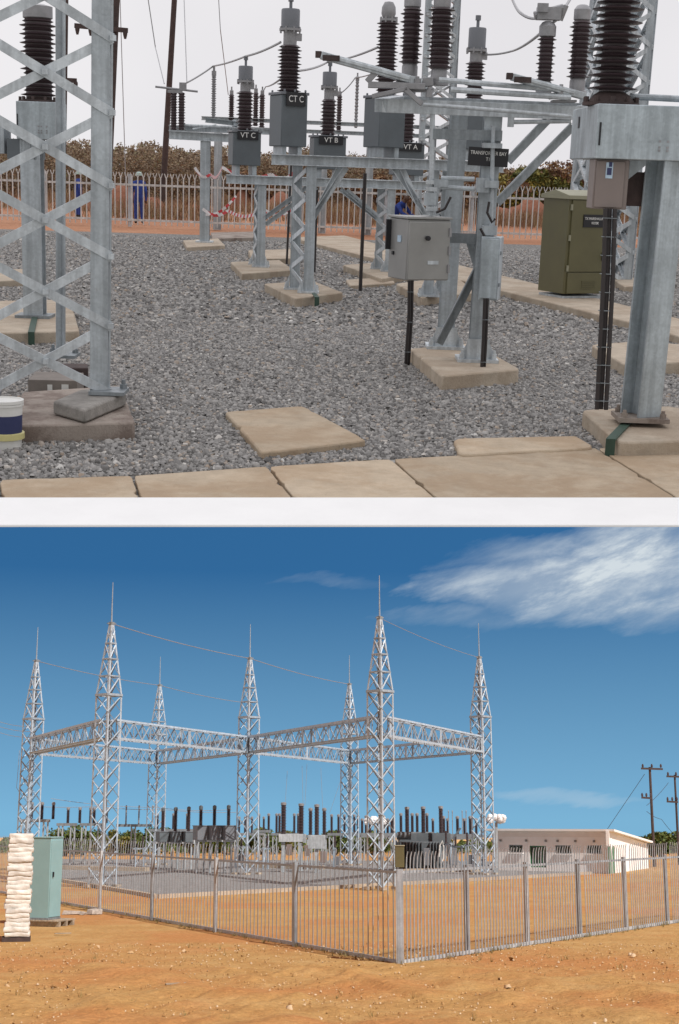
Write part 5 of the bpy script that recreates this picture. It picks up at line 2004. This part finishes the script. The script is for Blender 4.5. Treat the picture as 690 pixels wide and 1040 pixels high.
def post_set(label, pxs, r_top, r_bot, y, rad_px, beam_rows=None, legs=(), mat='porcelain', n_sh=16, cat='isolator', name='isolator'):
    cx = sum(pxs) / len(pxs)
    O_ = Vector(((cx - 345) / FPX * y, y, 0))
    t = thing(name, label, cat, O_, 0, EQ)
    for px in pxs:
        p0, p1 = L.at(px, r_bot, y) - O_, L.at(px, r_top, y) - O_
        rr = rad_px * y / FPX
        part(MB().sheds(p0.z, p1.z, rr * .62, rr, n_sh, (p0.x, 0, 0), 10), 'insulator', M[mat], t)
        part(MB().lathe([(rr * .5, 0), (rr * .9, .05), (rr * .9, .18), (rr * .3, .24)], (p0.x, 0, p1.z), 8), 'terminal', M['flange'], t)
    zb = (L.at(cx, r_bot, y) - O_).z
    x0, x1 = ((min(pxs) - 4 - cx) * y / FPX, (max(pxs) + 4 - cx) * y / FPX)
    part(MB().bar((x0, 0, zb - .1), (x1, 0, zb - .1), .25, .2), 'beam', M['galv_dark'], t)
    for px in (legs or (min(pxs), max(pxs))):
        x = (px - cx) * y / FPX
        mb = MB()
        for s in (-.25, .25):
            mb.bar((x + s * .6, 0, 0), (x + s * .6, 0, zb - .2), .1, .1, (0, 1, 0))
        for q in range(4):
            mb.bar((x - .15 + .3 * (q % 2), 0, (zb - .2) * q / 4), (x + .15 - .3 * (q % 2), 0, (zb - .2) * (q + 1) / 4), .05, .04, (0, 1, 0))
        part(mb, 'leg', M['galv'], t)
    return t


post_set('three brown insulators on a frame above the teal cabinet', [32, 42.5, 54], 818, 832, 98, 2.0)
post_set('pair of brown insulators on a frame left of the tall tower', [69, 81], 823, 836, 106, 1.9)
post_set('cluster of brown insulators right beside the legs of the tall tower', [92, 95.5, 108], 823, 836, 107, 2.0)
post_set('slim grey post insulators on a tee frame between two towers', [128, 141, 155], 821, 837, 108, 1.0, legs=(141,), mat='flange')
post_set('pair of small brown insulators just right of the crossing tower', [263, 273], 829, 843, 118, 1.6)
post_set('small brown insulators in front of the green bushes', [281, 284, 299, 303], 829, 846, 116, 1.6)


def oil_unit(label, px, rows, y, tw, ins, mat='tank', cap=True):
    """rows: top, insulator foot / tank top, tank bottom"""
    O_ = Vector(((px - 345) / FPX * y, y, 0))
    k = y / FPX
    t = thing('instrument_transformer', label, 'transformer', O_, R(30), EQ)
    z2, z1, z0 = zl(px, rows[0], y), zl(px, rows[1], y), zl(px, rows[2], y)
    part(MB().box((0, 0, (z0 + z1) / 2), (tw * k, tw * k, z1 - z0)), 'tank', M[mat], t, .01)
    part(MB().box((0, 0, z1 + .02), (tw * k * 1.08, tw * k * 1.08, .05)), 'tank_lid', M['tank_pale'], t)
    rr = ins * k / 2
    part(MB().sheds(z1 + .04, z2 - .25, rr * .62, rr, 16, n=10), 'insulator', M['porcelain'], t)
    part(MB().lathe([(rr * .8, z2 - .26), (rr * .85, z2 - .24), (rr * .85, z2 - .06), (rr * .3, z2)], n=10), 'cap', M['tank'], t)
    mb = MB().box((0, 0, z0 - .06), (tw * k * 1.3, .2, .12))
    part(mb, 'crossbeam', M['galv_light'], t)
    for s in (-.32, .32):
        mb = MB().bar((s * tw * k, 0, 0), (s * tw * k, 0, z0 - .12), .12, .12, (0, 1, 0))
        part(mb, 'leg', M['galv'], t)
    return t


for k, px in enumerate((170, 182.5, 195.5)):
    oil_unit(('dark oil tank with one bushing, first of the low row', 'dark oil tank with one bushing, middle of the low row', 'dark oil tank with one bushing, last of the low row next to the grey tanks')[k], px, (820 - k * .5, 845, 855), 97, 10.5, 4.6)
for k, px in enumerate((207.5, 221, 235)):
    oil_unit(('grey tank with a tall bushing next to the low dark tanks', 'grey tank with a tall bushing, middle of its row of three', 'grey tank with a tall bushing closest to the crossing tower')[k], px, (818 - k * .3, 839, 853), 90, 11.5, 4.6, 'tank_pale')


def breaker_l(label, px, rows, y, ins, house_px, mat='galv_light'):
    O_ = Vector(((px - 345) / FPX * y, y, 0))
    k = y / FPX
    t = thing('circuit_breaker', label, 'circuit breaker', O_, 0, EQ)
    z2, z1, z0 = zl(px, rows[0], y), zl(px, rows[1], y), zl(px, rows[2], y)
    rr = ins * k / 2
    part(MB().sheds(z1, z2 - .1, rr * .68, rr, 18, n=12), 'insulator', M['porcelain'], t)
    part(MB().lathe([(rr * .9, z2 - .1), (rr * .9, z2 + .05), (rr * .3, z2 + .08)], n=12), 'cap', M['flange'], t)
    x0, x1 = (house_px[0] - px) * k, (house_px[1] - px) * k
    part(MB().box(((x0 + x1) / 2, 0, (z1 + z0) / 2), (x1 - x0, .6, z1 - z0)), 'housing', M[mat], t, .01)
    part(MB().box((0, 0, z0 / 2), (.24, .3, z0)), 'column', M['galv'], t)
    part(MB().box((.4, .0, z0 - .5), (.36, .4, .7)), 'control_box', M['brown_box'], t, .01)
    return t


breaker_l('breaker with a fat dark insulator on the long white housing', 289.5, (816, 847, 855), 92, 6.2, (285, 309))
breaker_l('breaker with a fat dark insulator at the end of the long white housing', 307, (817, 847, 856), 94, 6.2, (309.3, 312), 'galv')
breaker_l('breaker with a fat dark insulator on the boxy grey housing', 322.5, (818, 848, 862), 91, 5.6, (314, 331), 'galv')
post_set('pair of thinner insulators flanking the boxy grey housing', [315.5, 329.5], 824, 848, 96, 2.4)
for k, (px, y, lab) in enumerate(((412, 96, 'breaker with a fat black insulator, first of three over the dark transformer'), (428, 97, 'breaker with a fat black insulator, middle of three over the dark transformer'),
                                  (445.5, 96, 'breaker with a fat black insulator, last of three over the dark transformer'))):
    breaker_l(lab, px, (820.5 - .4 * k, 846, 856), y, 5.2, (px - 9, px + 9), 'tank')
post_set('row of small insulators left of the fat black ones', [364, 372, 390, 400], 831, 846, 112, 1.7)
post_set('small insulators standing between the fat black ones', [407.5, 419, 424, 434], 829, 845, 104, 1.9)
post_set('small insulators between the fat black ones and the tower by the building', [451, 465, 478], 832, 847, 104, 2.0)
post_set('thin spiky rods in front of the pink building wall', [456, 460, 470, 474], 826, 850, 112, .55, mat='flange')

post_set('row of small brown insulators between the crossing tower and the white housings', [243, 249, 256, 268], 832, 846, 122, 1.4)
post_set('row of small brown insulators between the boxy grey housing and the far tower', [337, 344, 350, 360], 830, 846, 110, 1.6)
post_set('second row of dark insulators behind the tallest tower', [368, 376, 384, 394, 398], 834, 848, 118, 1.7)
post_set('row of dark insulators low behind the dark transformer', [440, 455, 472, 484], 834, 848, 116, 1.7)
post_set('row of dark insulators low behind the dark oil tanks', [160, 176, 190, 204], 829, 842, 112, 1.5)

# power transformer: dark mass behind the fence
yT = 94.0
O_ = Vector(((432 - 345) / FPX * yT, yT, 0))
kT = yT / FPX
t = thing('power_transformer', 'big dark power transformer with radiator fins behind the fence', 'transformer', O_, 0, EQ)
z0, z1 = zl(430, 884, yT), zl(430, 852, yT)
part(MB().box((-8 * kT, .6, (z0 + z1) / 2 - .1), (40 * kT, 1.6, z1 - z0 - .2)), 'tank', M['tank'], t, .02)
mb = MB()
for i in range(9):
    mb.box((-30 * kT + i * .2, -.45, (z0 + z1) / 2), (.06, .55, (z1 - z0) * .8))
part(mb, 'radiator', M['tank'], t)
mb = MB()
for i in range(8):
    mb.box((2 * kT + i * .2, -.45, (z0 + z1) / 2), (.06, .55, (z1 - z0) * .8))
part(mb, 'radiator', M['tank'], t)
mb = MB().tube([(-30 * kT, .4, z1 + .2), (-16 * kT, .4, z1 + .2)], .26, 14)
part(mb, 'conservator', M['tank'], t)
mb = MB().tube([(10 * kT, -.9, 1.0), (11 * kT, -.95, 1.7), (13.5 * kT, -.95, 2.0), (15 * kT, -.9, 1.6), (14.5 * kT, -.9, .9), (12 * kT, -.9, .6)], .05, 8)
part(mb, 'white_hose', M['white_plastic'], t)
for i, x in enumerate((-30, -2, 25)):
    part(MB().box((x * kT, -.75, z0 + .9), (.4, .3, 1.1)), 'control_box', M['tank_pale'], t, .01)
part(MB().bar((25 * kT, .1, z1), (33 * kT, .1, z1 + .7), .12, .12, (0, 1, 0)), 'turret', M['tank'], t)


def wrapped(label, px, row, y, w_px, seed):
    rg = np.random.default_rng(seed)
    k = y / FPX
    c = L.at(px, row, y)
    O_ = Vector((c.x, y, 0))
    t = thing('wrapped_bushing', label, 'wrapped bushing', O_, 0, EQ)
    part(MB().bar((0, 0, 0), (0, 0, c.z - .2), .16, .16, (0, 1, 0)), 'stand', M['galv'], t)
    mb = MB()
    for i in range(26):
        q = Vector((rg.uniform(-.5, .5) * w_px * k, rg.uniform(-.25, .25), c.z + rg.uniform(-.16, .22)))
        r_ = rg.uniform(.13, .24)
        mb.lathe([(.02, -r_), (r_ * .75, -r_ * .65), (r_, 0), (r_ * .72, r_ * .7), (.02, r_)], q, 9)
    part(mb, 'white_wrap', M['white_polymer'], t)
    return t


wrapped('white wrapped bushing bundle beside the tower by the white building', 504, 832, 90, 15, 3)
wrapped('white wrapped bushing bundle behind the tallest tower', 381, 834, 108, 20, 4)

# low concrete plinths and cable trench edges on the yard
for k, (a, b, lab) in enumerate(((((250, 882), (330, 884)), 0, 'low white plinth below the crossing tower'), (((400, 888), (490, 886)), 0, 'low white plinth below the dark transformer'), (((60, 884), (150, 886)), 0, 'low white plinth near the teal cabinet'), (((500, 884), (590, 882)), 0, 'low white plinth in front of the white building'))):
    p, q = G(*a[0]), G(*a[1])
    solo(MB().bar((0, 0, .16), q - p + Vector((0, 0, .16)), .5, .32), 'concrete_plinth', M['concrete'], lab, 'plinth', p, 0, 'concrete plinths of the sunny yard')

# busy small gear: steel stands with boxes, rods and slanting stays in front of and behind the transformer
GE = 'small steel stands of the sunny yard'
gear = [(62, 868, 100, 'near the teal cabinet'), (148, 868, 99, 'left of the low dark oil tanks'), (246, 866, 101, 'just left of the crossing tower'), (272, 868, 97, 'right of the crossing tower'), (340, 868, 98, 'left of the small far tower'),
        (400, 862, 95, 'left of the dark transformer'), (452, 864, 92, 'over the right end of the dark transformer'), (462, 866, 98, 'at the right end of the dark transformer'), (474, 865, 95, 'left of the tower by the building')]
for i, (px, r_, y, lab) in enumerate(gear):
    O_ = Vector(((px - 345) / FPX * y, y, 0))
    h_ = zl(px, r_, y)
    t = thing('equipment_stand', ('thin steel stand with a grey box, ', 'slim steel stand with a slanting stay, ')[i % 2] + lab, 'stand', O_, R(20 * i), GE)
    for s in (-.3, .3):
        part(MB().bar((s, 0, 0), (s, 0, h_ + .5), .1, .1, (0, 1, 0)), 'leg', M['silver'], t)
    part(MB().bar((-.45, 0, h_ + .4), (.45, 0, h_ + .4), .1, .1), 'crossbar', M['silver'], t)
    if i % 2:
        part(MB().bar((-.3, 0, .3), (.9, .3, h_ + .9), .06, .06), 'stay', M['silver_light'], t)
    else:
        part(MB().box((0, -.2, h_ * .6), (.4, .25, .6)), 'control_box', M['tank_pale'], t, .01)
    part(MB().sheds(h_ + .45, h_ + 1.25, .06, .1, 9, (.2, 0, 0), 10), 'insulator', M['porcelain'], t)

# --- white building
yc = 91.0
C0 = Vector(((613 - 345) / FPX * yc, yc, 0))
Lc = Vector(((496 - 345) / FPX * 95.6, 95.6, 0))
Rc = Vector(((649 - 345) / FPX * 101.0, 101.0, 0))
hF_ = zl(613, 844.5, yc)
hB_ = zl(649, 856.5, 101.0)
ux = (Lc - C0)
Lb = ux.length
ux.normalize()
uy = Rc - C0
Db = uy.length
uy.normalize()
t = thing('substation_building', 'low white control building with a sloping roof and green door', 'building', C0)


def wall_quad(a, b, ha, hb, th, nrm_, openings=()):
    """Outer wall skin a->b with rectangular openings (s0, s1, z0, z1); the reveals go back by th."""
    mb = MB()
    d = (b - a)
    ln = d.length
    d.normalize()
    hz = lambda s: ha + (hb - ha) * s / ln
    xs = sorted({0.0, ln, *[o_[0] for o_ in openings], *[o_[1] for o_ in openings]})

    def put(s0, s1, z0a, z0b, z1a, z1b):
        P = [a + d * s0 + Vector((0, 0, z0a)), a + d * s1 + Vector((0, 0, z0b)), a + d * s1 + Vector((0, 0, z1b)), a + d * s0 + Vector((0, 0, z1a))]
        Q = [p - nrm_ * th for p in P]
        mb.add(P + Q, [(0, 1, 2, 3), (7, 6, 5, 4), (0, 4, 5, 1), (1, 5, 6, 2), (2, 6, 7, 3), (3, 7, 4, 0)])
    for s0, s1 in zip(xs[:-1], xs[1:]):
        o_ = [q for q in openings if q[0] <= s0 + 1e-6 and q[1] >= s1 - 1e-6]
        if o_:
            z0, z1 = o_[0][2], o_[0][3]
            if z0 > 0.01:
                put(s0, s1, 0, 0, z0, z0)
            put(s0, s1, z1, z1, hz(s0), hz(s1))
        else:
            put(s0, s1, 0, 0, hz(s0), hz(s1))
    return mb


nF = Vector((ux.y, -ux.x, 0))
if nF.y > 0:
    nF = -nF
nE = Vector((uy.y, -uy.x, 0))
if nE.x < 0:
    nE = -nE


def s_of(px):            # distance along the facade from the near corner for a photo column
    d = L.ray(px, 860)
    # solve C0 + ux*s = d*t (xy)
    den = ux.x * d.y - ux.y * d.x
    return (C0.y * d.x - C0.x * d.y) / den


wins = []
for (a_, b_, r0, r1, kind) in ((611, 596, 858.5, 867, 'w'), (580, 564, 858.5, 867, 'w'), (554.5, 538, 859, 881, 'd'), (531, 517, 858, 866, 'w')):
    s0, s1 = s_of(a_), s_of(b_)
    yy_ = C0.y + ux.y * (s0 + s1) / 2
    wins.append((s0, s1, zl(a_, r1, yy_), zl(a_, r0, yy_), kind))
wl = part(wall_quad(Vector(), ux * Lb, hF_, hF_, .2, nF, [w_[:4] for w_ in wins]), 'wall', M['wall'], t)
ed = (.32, .44)
dpx = lambda px: None
de = L.ray(619.5, 870)
den = uy.x * de.y - uy.y * de.x
sd0 = (C0.y * de.x - C0.x * de.y) / den
de = L.ray(624.5, 870)
den = uy.x * de.y - uy.y * de.x
sd1 = (C0.y * de.x - C0.x * de.y) / den
zd = zl(621, 859.5, (C0 + uy * sd0).y)
part(wall_quad(Vector(), uy * Db, hF_, hB_, .2, nE, [(sd0, sd1, 0, zd)]), 'wall', M['wall'], t)
part(wall_quad(ux * Lb, ux * Lb + uy * Db, hF_, hB_, .2, -nE), 'wall', M['wall'], t)
part(wall_quad(uy * Db, uy * Db + ux * Lb, hB_, hB_, .2, -nF), 'wall', M['wall'], t)
for (s0, s1, z0, z1, kind) in wins:
    c = ux * ((s0 + s1) / 2) - nF * .1
    ang = math.atan2(ux.y, ux.x)
    w_ = s1 - s0
    mb = MB()
    for (dx, dz, ww, hh) in ((0, 0, w_, .06), (0, 1, w_, .06), (-.5, .5, .05, z1 - z0), (.5, .5, .05, z1 - z0), (0, .5, .04, z1 - z0), (-.25, .5, .03, z1 - z0), (.25, .5, .03, z1 - z0)):
        q = c + ux * dx * (w_ - .05)
        mb.box((q.x, q.y, z0 + .03 + dz * (z1 - z0 - .06) if hh < .1 else (z0 + z1) / 2), (ww, .06, hh), ang)
    fr = part(mb, 'window' if kind == 'w' else 'door', M['green_door'] if kind == 'd' else M['galv_dark'], t)
    q = c - nF * .04
    part(MB().box((q.x, q.y, (z0 + z1) / 2), (w_, .02, z1 - z0), ang), 'pane', M['glass'], fr)
    if kind == 'w':
        q = c + nF * .16
        part(MB().box((q.x, q.y, z0 - .04), (w_ * 1.12, .2, .06), ang), 'sill', M['wall'], fr)
c = uy * ((sd0 + sd1) / 2) - nE * .06
part(MB().box((c.x, c.y, zd / 2), (sd1 - sd0 - .02, .05, zd - .02), math.atan2(uy.y, uy.x)), 'door', M['green_door'], t)
ov = .35
rp = [(-ux - uy) * ov + Vector((0, 0, hF_ + .02)), ux * (Lb + ov) - uy * ov + Vector((0, 0, hF_ + .02)), ux * (Lb + ov) + uy * (Db + ov) + Vector((0, 0, hB_ + .02)), -ux * ov + uy * (Db + ov) + Vector((0, 0, hB_ + .02))]
mb = MB()
mb.add([p for p in rp] + [p + Vector((0, 0, .13)) for p in rp], [(0, 1, 2, 3), (7, 6, 5, 4), (0, 4, 5, 1), (1, 5, 6, 2), (2, 6, 7, 3), (3, 7, 4, 0)])
part(mb, 'roof', M['plain_white'], t)
mb = MB().bar(nF * .02 + Vector((0, 0, hF_ - .12)), ux * Lb + nF * .02 + Vector((0, 0, hF_ - .12)), .05, .5)
part(mb, 'fascia', M['fascia'], t)
mb = MB()
for px in (509, 535, 555, 567, 585, 604):
    q = ux * s_of(px) + nF * .06
    mb.box((q.x, q.y, zl(px, 854, 93)), (.14, .12, .14))
part(mb, 'wall_vent', M['galv_dark'], t)

# --- wooden line poles
def line_pole(label, px, r_base, r_top, y, arms, guy=None, r0=.12):
    b = Vector(((px - 345) / FPX * y, y, gz(y)))
    t = thing('wooden_pole', label, 'pole', b, 0, 'wooden line poles beyond the building')
    zt_ = zl(px, r_top, y) - b.z
    part(MB().tube([(0, 0, 0), (0, 0, zt_)], [r0, r0 * .75], 12), 'shaft', M['wood'], t)
    for (x0, x1, r_) in arms:
        z_ = zl(px, r_, y) - b.z
        mb = MB().bar(((x0 - px) * y / FPX, -.12, z_), ((x1 - px) * y / FPX, -.12, z_ - .05), .12, .14)
        arm = part(mb, 'crossarm', M['wood'], t)
        for f_ in (.08, .5, .92):
            x = ((x0 + (x1 - x0) * f_) - px) * y / FPX
            part(MB().lathe([(.04, 0), (.08, .08), (.08, .16), (.04, .28)], (x, -.12, z_ + .05), 8), 'insulator', M['porcelain'], arm)
    return t


line_pole('dark wooden line pole with a tall double crossarm beside the building', 655, 868, 779, 104, ((646, 667.5, 780.5), (645, 655, 810)))
line_pole('second wooden line pole standing closer to the picture edge', 679.5, 868, 787, 108, ((671, 690, 788.5), (670, 681, 814)), r0=.1)
cable_l('guy wire slanting from the first line pole down behind the building', [L.at(655, 786, 104), L.at(617, 842, 112)], .018, 0, EW, 'conduit')
cable_l('guy wire slanting between the two line poles', [L.at(679, 795, 108), L.at(657, 818, 104)], .016, .1, EW, 'conduit')
cable_l('loose service wire hanging from the first line pole', [L.at(657, 824, 104), L.at(672, 832, 106), L.at(690, 852, 106)], .016, .1, EW, 'conduit')

# --- teal cabinet, pallet, wrapped bags, rubble
yk = G(58, 941).y
pk = G(47, 941)
kk = yk / FPX
t = thing('timber_pallet', 'weathered timber pallet under the teal cabinet', 'pallet', (pk.x + .0, yk + .42, 0), R(-20))
mb = MB()
for s in (-.5, 0, .5):
    part(MB().box((0, s * .85, .08), (1.35, .12, .16)), 'bearer', M['wood_pale'], t, .004)
for i in range(6):
    part(MB().box((-.56 + i * .225, 0, .185), (.19, 1.15, .045)), 'deck_board', M['wood_pale'], t, .004)
t = thing('outdoor_cabinet', 'tall teal steel cabinet standing on a timber pallet', 'cabinet', (pk.x - .17, yk + .4, .21), R(-20))
h = zl(48, 851, yk) - .21
w_, d_ = .76, .74
part(MB().box((0, 0, h / 2), (w_, d_, h)), 'body', M['teal'], t, .02)
dr = part(MB().box((w_ / 2 + .012, 0, h * .5), (.024, d_ * .94, h * .94)), 'door', M['teal'], t, .006)
mb = MB().box((w_ / 2 + .045, -d_ * .3, h * .55), (.04, .05, .16))
part(mb, 'handle', M['black'], dr)
part(MB().box((0, 0, .03), (w_ * 1.04, d_ * 1.04, .06)), 'plinth', M['galv_dark'], t)
part(MB().box((0, 0, h + .015), (w_ * 1.06, d_ * 1.06, .04)), 'roof', M['teal'], t, .012)

pb_ = G(20, 957)
yb = pb_.y
kb = yb / FPX
t = thing('wrapped_stack', 'tall stack of white plastic wrapped sheets beside the teal cabinet', 'stack', (G(13, 957).x, yb + .45, 0), R(12))
h = zl(20, 847, yb)
nl = 22
for i in range(nl):
    z_ = .14 + (h - .14) * (i + .5) / nl
    rg = np.random.default_rng(i + 50)
    wv = .70 + rg.uniform(-.035, .04)
    ox_, oy_ = rg.uniform(-.03, .03, 2)
    mb = MB()
    nseg = 40
    prof = []
    V = []
    lv = [(-.5, .965), (-.3, 1.0), (0, 1.01), (.3, 1.0), (.5, .965)]
    for (fz, s) in lv:
        for q in range(nseg):
            th = 2 * math.pi * q / nseg
            ca, sa = math.cos(th), math.sin(th)
            sq = 1 / max(abs(ca), abs(sa)) ** .85
            r_ = wv / 2 * s * sq * (1 + .02 * math.sin(5 * th + i * 1.7 + fz * 4) + .007 * rg.normal())
            V.append((r_ * ca + ox_, r_ * sa * .95 + oy_, z_ + fz * (h - .14) / nl * 1.04 + .012 * math.sin(3 * th + i)))
    Fc = [(a * nseg + q, a * nseg + (q + 1) % nseg, (a + 1) * nseg + (q + 1) % nseg, (a + 1) * nseg + q) for a in range(4) for q in range(nseg)]
    Fc += [tuple(reversed(range(nseg))), tuple(4 * nseg + q for q in range(nseg))]
    part(mb.add(V, Fc), 'wrapped_layer', M['bags'], t)
mb = MB()
for s in (-.3, .3):
    mb.box((0, s, .06), (.8, .1, .12))
part(mb, 'bearer', M['wood'], t)

pr = G(80, 929)
mbs = [((-.25, .05, 0), (.75, .3, .14), 12, 'flat grey broken slab lying behind the timber pallet'), ((.55, .1, 0), (.5, .42, .2), 40, 'broken concrete lump at the foot of the fence'), ((.2, -.1, 0), (.3, .2, .1), 70, 'small broken concrete piece between slab and lump')]
for (c, dm, a_, lab) in mbs:
    mb = MB().box((0, 0, dm[2] / 2), dm, 0, .8)
    mb.v = [(x + random.uniform(-.05, .05), y + random.uniform(-.04, .04), max(0, z + random.uniform(-.03, .03))) for x, y, z in mb.v]
    solo(mb, 'rubble_block', M['rubble'], lab, 'rubble', pr + Vector(c), R(a_), 'broken concrete by the fence', bevel=.015)
for (px, py, lab) in ((64, 950, 'short pale plank lying in the sand in front of the pallet'), (180, 1002, 'bleached stick lying on the open sand')):
    p = G(px, py)
    solo(MB().box((0, 0, .06), (.5, .09, .03)), 'plank', M['wood_pale'], lab, 'plank', p, R(25), bevel=.004)

# dry grass tufts along the fence foot and on the sand
rg = np.random.default_rng(77)
Q = []
cent = [fc.lerp(fl2, f_) + Vector((rg.normal(0, .12), -.25 + rg.normal(0, .18), 0)) for f_ in rg.uniform(.0, .9, 150)]
cent += [fc.lerp(fr2, f_) + Vector((rg.normal(0, .12), -.2 + rg.normal(0, .15), 0)) for f_ in rg.uniform(.0, .95, 90)]
cent += [Vector((rg.uniform(-7, 7), rg.uniform(24, 40), 0)) for _ in range(40)]
for c in cent:
    for b_ in range(9):
        a = rg.uniform(0, 6.28)
        d_ = Vector((math.cos(a), math.sin(a), 0))
        s_ = Vector((-d_.y, d_.x, 0)) * .006
        h_ = rg.uniform(.04, .17)
        p = c + d_ * rg.uniform(0, .05)
        tip = p + d_ * h_ * rg.uniform(.2, .8) + Vector((0, 0, h_))
        Q.append([p - s_, p + s_, tip + s_ * .3, tip - s_ * .3])
M['dry'] = island_mat('dry_straw', [(0, (.16, .12, .055)), (.6, (.34, .27, .13)), (1, (.22, .22, .08))], .85, .2)
o = link(bpy.data.objects.new('dry_grass', quads_mesh('dry_grass', np.array([[tuple(v_) for v_ in q_] for q_ in Q]), M['dry'])))
place(o)
o['kind'] = 'stuff'

# --- bushes beyond the yard
def far_bush(px, w_px, top, y, mat, lab, sd, n=2600, leaf=.16):
    x = (px - 345) / FPX * y
    h = zl(px, top, y) - gz(y)
    bush('bush', lab, 'bush', (x, y, gz(y)), w_px / FPX * y, 4.5, h * 1.08, mat, leaf, n, sd, 'bushes beyond the sunny yard')


BL = [(72, 34, 843, 140, 'bush_green', 'green bush right behind the teal cabinet'), (92, 34, 840, 150, 'bush_green', 'green bush between the cabinet and the tall tower'), (118, 30, 845, 145, 'bush_olive', 'olive bush behind the legs of the tall tower'),
      (140, 32, 841, 150, 'bush_green', 'green bush below the slim grey post insulators'), (163, 28, 840, 155, 'bush_green', 'green bush behind the small far tower'), (200, 34, 846, 150, 'bush_olive', 'low olive bush behind the dark oil tanks'),
      (234, 28, 847, 150, 'bush_green', 'low green bush behind the grey tanks'), (268, 30, 842, 155, 'bush_green', 'green bush just past the crossing tower'), (292, 26, 845, 160, 'bush_olive', 'olive bush behind the white housings'),
      (340, 34, 844, 150, 'bush_green', 'green bush beside the small far tower'), (378, 34, 846, 150, 'bush_green', 'green bush seen through the tallest tower'), (662, 30, 846, 125, 'bush_green', 'green bush behind the line pole'),
      (684, 34, 843, 130, 'bush_green', 'largest green bush at the end of the fence'), (640, 26, 850, 150, 'bush_green', 'low green bush peeping over the building roof')]
for i, (px, w_, top, y, mat, lab) in enumerate(BL):
    far_bush(px, w_, top, y, mat, lab, 100 + i)


def strip(name, px0, px1, y, top, depth, n, leaf, mat, seed):
    rg = np.random.default_rng(seed)
    pxs = rg.uniform(px0, px1, n)
    yy = y + rg.uniform(0, depth, n)
    zt_ = (3.4 + (832 - top) / FPX * y) - gz(y)
    lump = .7 + .15 * np.sin(pxs * .21 + seed) + .12 * np.sin(pxs * .53) + .1 * np.sin(pxs * .09)
    zz = rg.uniform(0, 1, n) ** .7 * zt_ * lump + np.array([gz(v_) for v_ in yy])
    C = np.stack([(pxs - 345) / FPX * yy, yy, zz], 1)
    o = link(bpy.data.objects.new(name, quads_mesh(name, leaf_quads(C, leaf, rg), M[mat])))
    place(o)
    o['kind'] = 'stuff'


strip('scrub', -30, 760, 160, 845, 30, 26000, .22, 'bush_green', 21)
